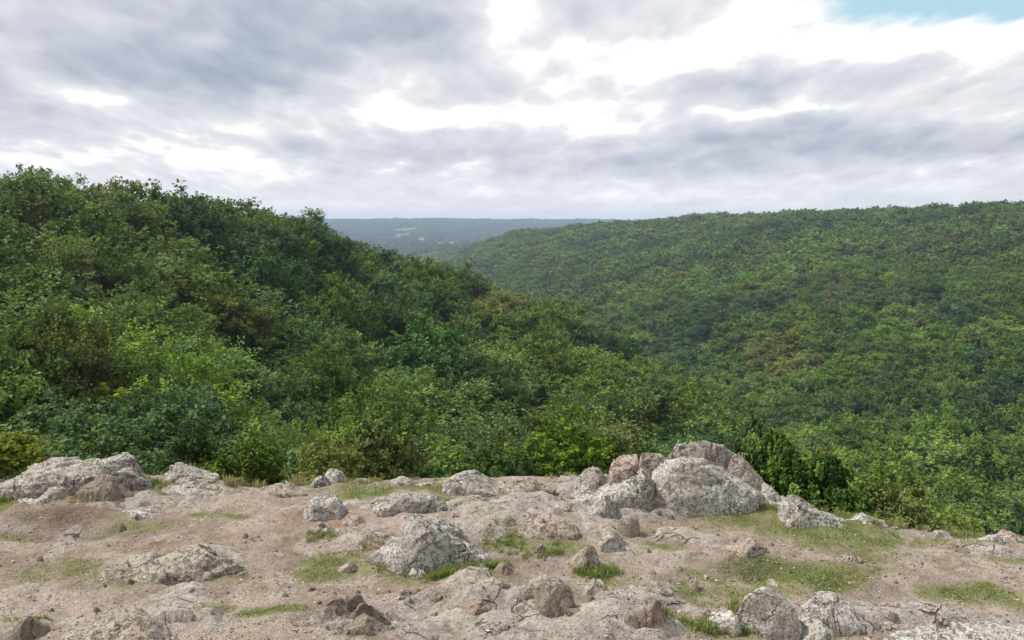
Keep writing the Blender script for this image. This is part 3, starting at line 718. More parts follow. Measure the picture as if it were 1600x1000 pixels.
    X, Y = np.sin(aa) * dd, np.cos(aa) * dd; fv = field_value(X, Y); k = (fv == 0) & ~hidden(aa, np.minimum(dd, 1790), surface(aa, dd) * 0 + 60)
    X, Y, aa, dd = X[k], Y[k], aa[k], dd[k]; zb = surface(aa, dd) - tree_h(dd) - 2; m = len(X)
    s = r.uniform(.8, 1.3, m) * np.interp(dd, [1750, 5300], [2.6, 4.4])
    tz = ['dark green', 'blue green', 'mid green', 'blue green']; ti = r.integers(0, 4, m)
    fp = [(bpy.data.objects.new('proto_w', FAR[q][0]), LEAF[tz[q]]) for q in range(4)]
    gn_forest('far_woods', np.stack([X, Y, zb], 1), np.stack([X * 0, X * 0, r.uniform(0, 6.28, m)], 1), np.stack([s, s, s * 0 + 1.4 * r.uniform(.6, 1.5, m)], 1), ti, fp,
              'hazy blue woods across the far plateau and valley floor')
    print('trees', len(cand), 'rest', len(rest), 'far', m, 'labels', len(groups))
plant_forest()
# ---------------------------------------------------------------- rocks
def rock_mesh(w, dp, h, T, tanv, prof, seed, mat, facets=12, rough=1.1, front=.28, box=.8, pw=2.3, lean=0.0, cracks=1.0, cut=(.64, .92), n=None):
    """front-view outline prof [(u, height)], swept over an oval footprint, cut by planes, then weathered"""
    r = np.random.default_rng(seed)
    big = max(w, dp); res = n or int(np.clip(big / .0125, 26, 170))
    nu = res; nv = max(18, int(res * min(1.0, dp / w * 1.05)))
    u = np.linspace(0, 1, nu); u = .5 - .5 * np.cos(u * math.pi) * (.55) + (u - .5) * .45
    u = np.clip(u, 0, 1); v = np.linspace(-1, 1, nv); v = np.sign(v) * np.abs(v) ** .8
    U, Vv = np.meshgrid(u, v, indexing='ij'); U, Vv = U.ravel(), Vv.ravel()
    pu, ph = zip(*prof); p = np.interp(U, pu, ph)
    foot = np.sqrt(np.clip(1 - np.abs(2 * U - 1) ** pw, 0, 1)) ** box
    x = (U - .5) * w; y = Vv * foot * dp * .5
    fr = np.clip((1 + Vv) / front, 0, 1); bk = np.sqrt(np.clip(1 - np.clip(Vv, 0, 1) ** 2.2, 0, 1))
    g = np.sin(fr * math.pi / 2) ** .8 * bk; g *= np.clip(np.minimum(U, 1 - U) / .06, 0, 1) ** .5
    z = p * g
    P = np.stack([x / w, y / dp, z * .6], 1)
    for _ in range(facets):
        nn = r.normal(size=3); nn[2] = abs(nn[2]) * .9 + .12; nn[1] -= .25; nn /= np.linalg.norm(nn); s = P @ nn; dd = s.max() * r.uniform(*cut)
        P -= np.clip(s - dd, 0, None)[:, None] * nn[None] * .93
    P = P * np.array([w, dp, 1 / .6]); P[:, 2] *= h / max(P[:, 2].max(), 1e-3)
    # the outline as it stands out when seen from the crest path: height plus the rise of the footprint
    Zg = P[:, 2].reshape(nu, nv); Yg = P[:, 1].reshape(nu, nv) + dp / 2; uu = u; taper = np.clip(np.minimum(uu, 1 - uu) / .05, 0, 1) ** .5
    want = np.interp(uu, pu, ph) * T * 1.02 * taper; k = np.ones(nu)
    for _ in range(4):
        app = Zg * k[:, None] + tanv * Yg; jv = app.argmax(1); zi = Zg[np.arange(nu), jv]; yi = Yg[np.arange(nu), jv]
        k = np.clip((want - tanv * yi) / np.maximum(zi, .02 * h), .15, 2.2)
    k = np.convolve(np.pad(k, 3, 'edge'), np.ones(7) / 7, 'valid'); P[:, 2] = (Zg * k[:, None]).ravel()
    x, y, z = P.T; x = x + lean * z
    # skirt below ground
    rim = np.clip(g / .25, 0, 1); z = z - (1 - rim) * (.10 * h + .05)
    P = np.stack([x, y, z], 1).reshape(nu, nv, 3)
    du = np.gradient(P, axis=0); dv = np.gradient(P, axis=1); N = np.cross(du, dv).reshape(-1, 3); N = unit(N); P = P.reshape(-1, 3)
    q = P + seed * 1.37; s = min(big, 1.6)
    disp = .024 * s * fbm(q * 2.0 / s, 3, .5) + .007 * rough * fbm(q * 9, 4, .6) + .0055 * rough * (1 - 2 * np.abs(fbm(q * 20 + 3, 3, .6)))
    # split lines: zero crossings of a slow field, stretched along the bedding
    qq = q @ np.array([[.5, .3, .1], [-.2, .6, .3], [.2, .5, 1.5]])
    cn = fbm(qq * 1.5 / s + 7, 3, .5); disp -= cracks * .028 * s * np.exp(-(cn / .022) ** 2)
    cn2 = fbm(qq * 2.7 / s + 70, 3, .5); disp -= cracks * .014 * s * np.exp(-(cn2 / .020) ** 2)
    st = fbm(qq * 2.0 / s + 33, 3); disp += .020 * s * cracks * ((st * 3) % 1.0) ** 3
    P += N * disp[:, None] * np.clip(rim, .3, 1)[:, None]
    return mesh_from('rock', P, grid_faces(nu, nv), mat, smooth=True)

FLATTOP = [(0, .35), (.1, .85), (.3, 1), (.7, .95), (.9, .8), (1, .3)]
DOME = [(0, .15), (.15, .65), (.35, .95), (.5, 1), (.7, .85), (.87, .5), (1, .1)]
PEAKL = [(0, .25), (.2, .75), (.35, 1), (.55, .8), (.8, .45), (1, .1)]
PEAKR = [(0, .1), (.25, .35), (.55, .75), (.75, 1), (.9, .7), (1, .2)]
LOW = [(0, .2), (.2, .7), (.45, .85), (.6, 1), (.8, .75), (1, .2)]
# x0, x1, base row, top row, outline, depth/width, material, label, options
ROCKS = [
 (0, 242, 778, 707, [(0, .12), (.10, .42), (.22, .66), (.36, .90), (.52, .84), (.66, .88), (.80, 1), (.90, .97), (.95, .6), (1, .3)], .62, R_GREY, 'broad pale green lichened outcrop at the far left of the crest', dict(seed=3, front=.55, rough=1.5)),
 (104, 206, 790, 743, [(0, .35), (.2, .75), (.5, .95), (.72, 1), (.78, .85), (.84, .98), (.95, .8), (1, .2)], .55, R_BROWN, 'dark craggy block with undercut face in front of the broad left outcrop', dict(seed=5, front=.16, rough=1.6)),
 (34, 114, 786, 756, PEAKR, .7, R_PALE, 'small whitish slab left of the dark craggy block', dict(seed=6)),
 (234, 336, 760, 721, [(0, .35), (.12, .45), (.33, 1), (.5, .88), (.75, .62), (1, .12)], .7, R_GREY, 'triangular grey rock on the crest right of the broad left outcrop', dict(seed=7)),
 (226, 372, 776, 753, LOW, .45, R_GREY, 'long low slab in front of the triangular grey rock', dict(seed=8, front=.6)),
 (-22, 20, 760, 739, DOME, .8, R_GREY, 'small rock cut by the left edge, under the yellow green bush', dict(seed=9)),
 (388, 482, 778, 749, [(0, .15), (.25, .6), (.5, .8), (.7, .75), (.78, 1), (.86, .7), (1, .3)], .6, R_SAND, 'low sandy ledge with a small upright knob on the crest', dict(seed=10, front=.6)),
 (497, 541, 756, 729, [(0, .4), (.3, 1), (.5, .9), (.58, .8), (.75, .95), (1, .4)], .8, R_PALE, 'bluish grey twin topped stone on the crest left of centre', dict(seed=11)),
 (481, 524, 763, 742, DOME, .8, R_PALE, 'rounded pale stone leaning on the bluish twin topped stone', dict(seed=12)),
 (545, 590, 756, 746, LOW, .6, R_GREY, 'thin flat stone on the crest right of the bluish twin stone', dict(seed=13)),
 (604, 652, 760, 743, DOME, .8, R_PALE, 'little domed pale stone alone on the crest, left of the round boulder', dict(seed=14)),
 (650, 688, 760, 753, LOW, .6, R_GREY, 'thin stone on the crest against the left of the round boulder', dict(seed=15)),
 (678, 797, 776, 734, [(0, .2), (.10, .55), (.22, .86), (.38, 1), (.55, .95), (.75, .72), (.9, .4), (1, .15)], .75, R_GREY, 'round speckled boulder on the centre of the crest', dict(seed=16, facets=7, cracks=.5)),
 (478, 549, 818, 770, [(0, .55), (.12, .97), (.35, 1), (.75, .92), (1, .45)], .7, R_PALE, 'white lichened block with steep front left of centre', dict(seed=17, front=.2, lean=-.05, rough=1.6)),
 (488, 514, 838, 814, [(0, .4), (.4, 1), (.7, .9), (1, .3)], .8, R_GREY, 'small upright stone below the white lichened block', dict(seed=18)),
 (531, 572, 824, 803, LOW, .8, R_SAND, 'small buff stone right of the white lichened block', dict(seed=58)),
 (558, 700, 806, 768, [(0, .3), (.15, .7), (.35, .75), (.45, .95), (.65, 1), (.85, .9), (1, .5)], .42, R_GREY, 'long pale slab running toward the round speckled boulder', dict(seed=19, front=.5)),
 (694, 790, 792, 771, LOW, .5, R_GREY, 'low slab in front of the round speckled boulder', dict(seed=20, front=.6)),
 (581, 767, 897, 807, [(0, .50), (.12, .62), (.28, .82), (.44, 1), (.60, .90), (.75, .74), (.88, .58), (.97, .42), (1, .2)], .62, R_PALE, 'large pointed boulder with pale top and shaded right face, centre foreground', dict(seed=21, front=.42, cut=(.62, .88), facets=11, rough=1.3, lift=.05)),
 (768, 904, 850, 795, [(0, .35), (.2, .75), (.5, 1), (.75, .95), (.93, .75), (1, .3)], .75, R_SAND, 'low rounded slab with dark undercut front right of the pointed boulder', dict(seed=22, front=.25, rough=1.5)),
 (788, 880, 775, 747, [(0, .4), (.2, .95), (.45, 1), (.6, .7), (.8, .65), (1, .2)], .6, R_SAND, 'cracked ledge on the crest between the round boulder and the big outcrop', dict(seed=23, front=.5)),
 (900, 985, 765, 740, DOME, .6, R_SAND, 'buff ledge behind the pale wedge at the foot of the pink block', dict(seed=59, front=.4)),
 (886, 952, 775, 727, [(0, .2), (.15, .6), (.4, .92), (.65, 1), (.9, .85), (1, .5)], .8, R_GREY, 'domed grey rock at the left end of the big outcrop', dict(seed=24)),
 (900, 1036, 802, 735, [(0, .2), (.3, .52), (.6, .80), (.82, 1), (1, 1)], .55, R_PALE, 'pale wedge rising right against the big boulder', dict(seed=26, front=.5, facets=5, pw=4, box=.5, lift=.04)),
 (898, 972, 810, 769, [(0, .2), (.4, .55), (.75, 1), (1, .4)], .55, R_GREY, 'low sloping rock in front of the pale wedge', dict(seed=27)),
 (1214, 1320, 830, 777, [(0, .45), (.12, .92), (.22, 1), (.42, .80), (.7, .58), (.9, .42), (1, .12)], .7, R_GREY, 'grey wedge sloping down to the right at the foot of the big outcrop', dict(seed=28, front=.4)),
 (1222, 1268, 790, 770, PEAKL, .7, R_PINK, 'pinkish stone tucked behind the sloping grey wedge', dict(seed=29)),
 (1326, 1386, 824, 800, PEAKL, .7, R_PALE, 'pale stone on the crest right of the junipers', dict(seed=30)),
 (1384, 1412, 828, 819, LOW, .7, R_GREY, 'low stone touching the pale stone right of the junipers', dict(seed=31)),
 (1434, 1452, 833, 828, LOW, .8, R_PALE, 'tiny pale stone on the right crest, nearer the junipers', dict(seed=32)),
 (1456, 1476, 838, 830, DOME, .8, R_PALE, 'tiny whitish stone on the right crest, nearer the right edge', dict(seed=33)),
 (1528, 1578, 850, 835, DOME, .8, R_PALE, 'flat whitish stone on the crest by the right edge', dict(seed=34)),
 (1552, 1600, 850, 828, [(0, .4), (.25, .9), (.5, 1), (.8, .7), (1, .25)], .8, R_PINK, 'pinkish stone on the crest cut by the right edge', dict(seed=35)),
 (878, 936, 893, 849, [(0, .25), (.3, .55), (.7, .95), (.85, 1), (.95, .7), (1, .3)], .7, R_SAND, 'buff wedge beside the tall grass tuft in the middle ground', dict(seed=36)),
 (934, 991, 870, 825, [(0, .35), (.2, .85), (.4, 1), (.65, .7), (.9, .3), (1, .15)], .7, R_PALE, 'pale pointed stone below the big outcrop, nearer the camera of a pair', dict(seed=37)),
 (962, 1008, 841, 800, [(0, .6), (.3, 1), (.6, .85), (1, .3)], .8, R_SAND, 'rounded buff stone behind the pale pointed stone', dict(seed=38)),
 (926, 966, 833, 811, DOME, .8, R_SAND, 'small buff stone left of the rounded buff stone', dict(seed=39)),
 (828, 864, 869, 846, PEAKL, .8, R_GREY, 'small grey stone in the grass right of the pointed boulder', dict(seed=40)),
 (1128, 1208, 872, 831, [(0, .3), (.25, .6), (.42, 1), (.6, .8), (.85, .5), (1, .2)], .8, R_SAND, 'buff peaked rock above the dark soil bank, right of centre', dict(seed=41, front=.5)),
 (802, 894, 962, 894, [(0, .35), (.2, .70), (.48, .98), (.7, 1), (.92, .75), (1, .3)], .72, R_SAND, 'tilted two layered rock low in the centre', dict(seed=42, front=.35, facets=12)),
 (834, 898, 966, 906, [(0, .1), (.3, .55), (.62, 1), (.82, .85), (1, .35)], .5, R_BROWN, 'brown wedge leaning against the front of the two layered rock', dict(seed=43, front=.3)),
 (904, 962, 930, 899, [(0, .3), (.25, 1), (.45, .8), (.75, .85), (1, .3)], .8, R_SAND, 'split buff stone right of the two layered rock', dict(seed=44)),
 (975, 1010, 930, 912, DOME, .8, R_SAND, 'small pale stone right of the split buff stone', dict(seed=45)),
 (452, 566, 990, 930, [(0, .12), (.3, .55), (.58, .98), (.75, 1), (.9, .6), (1, .3)], .75, R_BROWN, 'smooth sloping brown rock at the bottom left of centre', dict(seed=46, front=.6, cracks=.4, rough=.8)),
 (514, 578, 956, 925, FLATTOP, .6, R_BROWN, 'dark flat topped stone behind the sloping brown rock', dict(seed=47)),
 (534, 608, 976, 940, [(0, .4), (.3, .9), (.5, 1), (.8, .7), (1, .2)], .5, R_BROWN, 'dark arched stone right of the sloping brown rock', dict(seed=48)),
 (516, 620, 996, 956, [(0, .3), (.3, .8), (.45, 1), (.7, .75), (1, .15)], .5, R_BROWN, 'low brown wedge in front of the dark arched stone', dict(seed=49)),
 (1088, 1158, 995, 946, [(0, .3), (.15, .55), (.45, .85), (.7, 1), (.9, .9), (1, .4)], .75, R_PALE, 'smallest whitish boulder of the three at bottom right', dict(seed=50)),
 (1148, 1250, 1002, 917, [(0, .55), (.12, .86), (.3, .98), (.5, 1), (.72, .88), (.9, .62), (1, .3)], .8, R_PALE, 'round whitish boulder in the middle of the three at bottom right', dict(seed=51, front=.4, facets=7, cracks=.5)),
 (1238, 1348, 1002, 921, [(0, .65), (.15, .85), (.35, .97), (.6, 1), (.8, .86), (.92, .5), (1, .25)], .8, R_PALE, 'rough boulder with pale ribs, rightmost of the three at bottom right', dict(seed=52, front=.35, rough=1.8)),
 (1246, 1318, 1012, 962, PEAKL, .5, R_PALE, 'bluish slab leaning in front of the rough ribbed boulder', dict(seed=53)),
 (1330, 1680, 1075, 974, [(0, .35), (.15, .55), (.35, .70), (.5, .78), (.65, .95), (.75, 1), (.9, .9), (1, .6)], .6, R_PALE, 'broad whitish rock cut by the bottom right corner', dict(seed=54, front=.8)),
 (1040, 1145, 1030, 987, DOME, .7, R_PALE, 'whitish rock cut by the bottom edge below the three boulders', dict(seed=55)),
 (40, 352, 1075, 949, [(0, .3), (.12, .6), (.3, .92), (.5, 1), (.68, .95), (.85, .7), (1, .3)], .55, R_SAND, 'broad rough bedrock hump cut by the bottom left edge', dict(seed=56, front=.9, rough=1.8)),
 (4, 68, 1004, 959, [(0, .2), (.35, .7), (.6, 1), (.85, .85), (1, .3)], .7, R_BROWN, 'small brown rock in the bottom left corner', dict(seed=57)),
 (950, 1045, 1008, 932, [(0, .2), (.3, .55), (.6, .75), (.8, 1), (.92, .7), (1, .3)], .6, R_BROWN, 'brown bedrock with a sharp dark top at the bottom right of centre', dict(seed=60, front=.8)),
 (888, 942, 990, 966, FLATTOP, .6, R_BROWN, 'loaf shaped brown stone near the bottom centre', dict(seed=61)),
 (634, 668, 906, 886, FLATTOP, .8, R_PALE, 'small whitish stone under the left of the pointed boulder', dict(seed=62)),
 (518, 566, 896, 875, [(0, .2), (.4, .7), (.75, 1), (1, .5)], .6, R_SAND, 'buff tilted slab beside the bright grass left of centre', dict(seed=63)),
 (1072, 1093, 924, 898, FLATTOP, .9, R_SAND, 'small upright stump shaped stone above the bottom right grass', dict(seed=64, front=.25)),
 (1092, 1110, 906, 896, LOW, .9, R_PALE, 'pebble sized pale stone next to the stump shaped stone', dict(seed=65)),
 (1116, 1142, 930, 919, LOW, .9, R_SAND, 'flat buff stone in the grass above the three boulders', dict(seed=66)),
 (1190, 1222, 918, 903, LOW, .9, R_GREY, 'grey stone in the bright grass behind the three boulders', dict(seed=67)),
 (1380, 1500, 968, 948, LOW, .5, R_SAND, 'long flat bedrock slab at the right, above the corner rock', dict(seed=68, front=.8)),
 (1340, 1420, 985, 962, LOW, .6, R_SAND, 'flat bedrock slab beside the rough ribbed boulder', dict(seed=69, front=.8)),
 (640, 704, 1006, 981, PEAKR, .7, R_SAND, 'pale rock with dark right face at the bottom edge, centre left', dict(seed=70)),
 (176, 395, 912, 846, [(0, .2), (.2, .55), (.45, .9), (.7, 1), (.9, .7), (1, .3)], .42, R_SAND, 'broad low bedrock hump in the left middle ground', dict(seed=71, front=1.0, facets=4, cracks=.7, flatz=.12)),
 (162, 268, 813, 793, LOW, .55, R_PALE, 'thin whitish ledge below the broad left outcrop', dict(seed=72, front=.3)),
 (700, 790, 962, 930, LOW, .6, R_BROWN, 'low brown bedrock ledge left of the two layered rock', dict(seed=73, front=.5)),
 (735, 800, 922, 898, LOW, .7, R_SAND, 'low buff ledge in front of the pointed boulder', dict(seed=74, front=.6)),
 (768, 803, 900, 876, DOME, .8, R_BROWN, 'small dark rock in shade at the right foot of the pointed boulder', dict(seed=75)),
 (340, 470, 1020, 978, LOW, .5, R_SAND, 'flat cracked bedrock at the bottom edge left of the brown rocks', dict(seed=76, front=.8)),
 (600, 650, 938, 918, LOW, .7, R_SAND, 'low buff stone in the grass below the pointed boulder', dict(seed=77, front=.5)),
 (660, 720, 942, 922, LOW, .7, R_BROWN, 'low brown stone right of the low buff stone', dict(seed=78, front=.5)),
 (744, 850, 985, 962, LOW, .5, R_SAND, 'flat bedrock sheet in front of the two layered rock', dict(seed=79, front=.8)),
 (990, 1052, 935, 905, LOW, .6, R_SAND, 'low buff slab between the split stone and the stump shaped stone', dict(seed=80, front=.7)),
 (1070, 1120, 972, 946, [(0, .1), (.4, .5), (.8, 1), (1, .4)], .5, R_SAND, 'thin slab tilted beside the smallest whitish boulder', dict(seed=81)),
 (870, 905, 800, 783, LOW, .8, R_SAND, 'little buff stone left of the low sloping rock', dict(seed=82)),
 (560, 610, 842, 828, LOW, .8, R_GREY, 'flat grey stone behind the left tip of the pointed boulder', dict(seed=83)),
 (700, 765, 822, 806, LOW, .6, R_SAND, 'low ledge behind the pointed boulder', dict(seed=84, front=.6)),
 (1296, 1346, 880, 866, LOW, .7, R_SAND, 'thin pale slab in the bare soil on the right', dict(seed=85, front=.6)),
]
def place_rock(x0, x1, base, top, prof, dr, mat, label, opt, name='rock', parent=None, origin=None, top_d=None):
    o = dict(opt); lift = o.pop('lift', 0); flatz = o.pop('flatz', None); o['n'] = o.get('n')
    cx = (x0 + x1) / 2
    bz = 0.0
    for _ in range(3):
        gx, gy = gp(cx, base, bz); rr_ = math.hypot(gx, gy); lim = float(edge_r(math.atan2(gx, gy))) + .1
        if rr_ > lim: gx *= lim / rr_; gy *= lim / rr_
        hw = (x1 - x0) / F * rr_ * .35; bz = float(np.clip(ground_h(gx + np.array([-1, -.5, 0, .5, 1, 0]) * hw, gy + np.array([0, 0, 0, 0, 0, .5]) * hw * dr)[:].mean(), -.3, .6))
    D = math.hypot(gx, gy); w = (x1 - x0) / F * math.hypot(D, EYE) * 1.02; tanv = (EYE - bz) / D
    T = zat(cx, top, D)[0] - bz
    dp = float(np.clip(w * dr, .25 * w, max(2.1 * T, .25 * w)))
    if flatz: dp = w * dr; T = max(T, tanv * dp + .05)
    fr = o.get('front', .28); h = max(T - tanv * dp * min(.5, fr * .5 + .08), .25 * T)
    me = rock_mesh(w, dp, h, T, tanv, prof, mat=mat, **o)
    k = (gy + dp * .5) / gy
    loc = Vector((gx * k, gy * k, bz - .01 + lift))
    if parent: return put(name, me, parent, loc - origin)
    return put(name, me, None, loc, label=label, category='rock')
for R_ in ROCKS: place_rock(*R_, name='boulder' if (R_[1] - R_[0]) > 85 else 'rock')

# the big outcrop, split by joints into slabs that stand together
def outcrop(name, label, cx, base, parts):
    gx, gy = gp(cx, base); org = Vector((gx, gy, 0)); root = put(name, None, loc=org, label=label, category='boulder')
    for (nm, lab, a) in parts:
        q = place_rock(*a, name=nm, parent=root, origin=org)
        if lab: q['label'] = lab
outcrop('split_boulder', 'largest boulder of all, pale lichened dome split into slabs on the crest', 1120, 800, [
    ('boulder_body', None, (1012, 1232, 808, 711, [(0, .50), (.07, .80), (.17, 1), (.33, 1), (.48, .92), (.62, .78), (.76, .62), (.88, .47), (.95, .32), (1, .12)], .62, R_PALE, '', dict(seed=90, front=.6, facets=9, cut=(.70, .93), cracks=.5, box=.5))),
    ('top_slab', 'cracked slab lying on the back of the dome', (1050, 1184, 772, 687, [(0, .8), (.12, .97), (.3, 1), (.55, .90), (.8, .72), (1, .45)], .5, R_GREY, '', dict(seed=91, front=.3, cracks=1.3, pw=4, facets=6))),
    ('side_slab', 'pinkish slab on the right shoulder', (1132, 1204, 774, 708, [(0, .9), (.25, 1), (.45, .88), (.7, .60), (.88, .40), (1, .2)], .7, R_PINK, '', dict(seed=92, facets=5, pw=4, box=.5))),
    ('corner_block', 'narrow upright block at the upper left', (1040, 1070, 770, 688, [(0, .6), (.4, .92), (.8, 1), (1, .9)], .9, R_GREY, '', dict(seed=93, front=.3))),
    ('foot_block', None, (1180, 1230, 790, 752, PEAKL, .8, R_PALE, '', dict(seed=94))),
])
outcrop('pink_boulder', 'pinkish square boulder split by an upright crack, behind the pale wedge', 998, 765, [
    ('boulder_half', 'left half, darker pink', (950, 998, 778, 709, [(0, .6), (.2, .88), (.5, 1), (.85, 1), (1, .97)], .9, R_PINK, '', dict(seed=95, front=.16, facets=3, pw=8, box=.35))),
    ('boulder_half', 'right half, paler', (997, 1044, 775, 707, [(0, .97), (.2, 1), (.7, .98), (.9, .88), (1, .6)], .9, R_PINK, '', dict(seed=96, front=.16, facets=3, pw=8, box=.35))),
])

# countable loose stones
def loose_stones():
    r = np.random.default_rng(44); kinds = []
    for s in range(6):
        kinds.append(rock_mesh(1, .8, .55, .7, .2, [DOME, PEAKL, LOW, PEAKR, FLATTOP, DOME][s], 400 + s, [R_SAND, R_GREY, R_PALE, R_BROWN, R_SAND, R_PINK][s], n=26, cracks=0, rough=2))
    # tiny pebbles nobody could count, joined
    V, Fc, off = [], [], 0
    N = 11000
    px = r.uniform(-60, 1660, N); py = 760 + 260 * r.random(N) ** .8
    t = np.array([[1, 0, 0], [-1, 0, 0], [0, 1, 0], [0, -1, 0], [0, 0, 1], [0, 0, -1]], float); ff = np.array([[0, 2, 4], [2, 1, 4], [1, 3, 4], [3, 0, 4], [2, 0, 5], [1, 2, 5], [3, 1, 5], [0, 3, 5]])
    P = np.array([gp(a, b) for a, b in zip(px, py)]); er = edge_r(np.arctan2(P[:, 0], P[:, 1])); ok = np.hypot(P[:, 0], P[:, 1]) < er - .1
    cl = fbm(np.stack([P[:, 0], P[:, 1], P[:, 0] * 0], 1) * 1.4, 3) > -.15; P = P[ok & cl]; hz = ground_h(P[:, 0], P[:, 1])
    sz = .004 + .012 * r.random(len(P)) ** 4
    n = len(P); ang = r.uniform(0, 6.28, n)
    vv = t[None] * sz[:, None, None] * r.uniform(.5, 1.4, (n, 6, 1)) * np.array([1.2, 1, .65])
    c, s = np.cos(ang)[:, None], np.sin(ang)[:, None]
    x = vv[:, :, 0] * c - vv[:, :, 1] * s; y = vv[:, :, 0] * s + vv[:, :, 1] * c
    vv = np.stack([x + P[:, :1], y + P[:, 1:2], vv[:, :, 2] + hz[:, None] + sz[:, None] * .25], 2).reshape(-1, 3)
    fc = (ff[None] + (np.arange(n) * 6)[:, None, None]).reshape(-1, 3)
    m, T = newmat('pebble'); rr = T.attr('shade'); finish(T, T.ramp(rr, [(0, (.07, .052, .04)), (.45, (.22, .17, .135)), (1, (.50, .45, .40))]), .9)
    me = mesh_from('gravel', vv, fc, m, False, {'shade': ('FACE', np.repeat(r.random(n) ** 1.2, 8))})
    put('gravel', me, kind='stuff', label='scattered gravel and grit on the trodden earth')
    # stones one can point at
    spots = [(150, 952, 16), (430, 868, 8), (445, 934, 9), (488, 924, 12), (560, 930, 8), (590, 880, 10), (607, 928, 10), (640, 946, 9), (680, 960, 8), (655, 920, 7), (1048, 812, 10), (1028, 809, 9),
             (1335, 878, 12), (1062, 892, 8), (1020, 898, 12), (1045, 914, 10), (1268, 862, 7), (1400, 905, 7), (1535, 936, 10), (1440, 880, 6), (1205, 853, 9), (205, 906, 10),
             (62, 880, 9), (118, 830, 9), (190, 822, 13), (170, 858, 7), (330, 872, 8), (384, 838, 8), (740, 870, 8), (1180, 900, 8), (1230, 940, 9), (1395, 976, 12),
             (900, 880, 8), (1015, 865, 8), (925, 945, 11), (760, 950, 12), (720, 900, 8), (850, 880, 8), (1120, 835, 8), (1560, 990, 12), (500, 950, 8), (300, 925, 8), (80, 945, 9)]
    def side(px, py):
        v = 'upper' if py < 860 else 'middle' if py < 915 else 'lower'
        h = 'far left' if px < 230 else 'left' if px < 520 else 'left of centre' if px < 760 else 'centre' if px < 960 else 'right of centre' if px < 1240 else 'far right'
        return f'{v} ground, {h}'
    names = ['buff', 'grey', 'whitish', 'brown', 'sandy', 'pinkish']; gr = {}
    for i, (a, b, w) in enumerate(spots): gr.setdefault((side(a, b), i % 6), []).append(i)
    for i, (a, b, w) in enumerate(spots):
        x, y = gp(a, b); z = float(ground_h(np.array([x]), np.array([y]))[0]); s = w / F * math.hypot(y, EYE) * 1.3
        g = sorted(gr[(side(a, b), i % 6)], key=lambda k: spots[k][0]); extra = '' if len(g) == 1 else f', {ORD[g.index(i) + 1]} such from left'
        put('stone', kinds[i % 6], None, (x, y, z - .02 * s), r.uniform(0, 6.28), (s, s, s * r.uniform(.7, 1.1)), category='stone', group='loose stones lying on the soil',
            label=f'small {names[i % 6]} stone on the {side(a, b)}{extra}')
loose_stones()

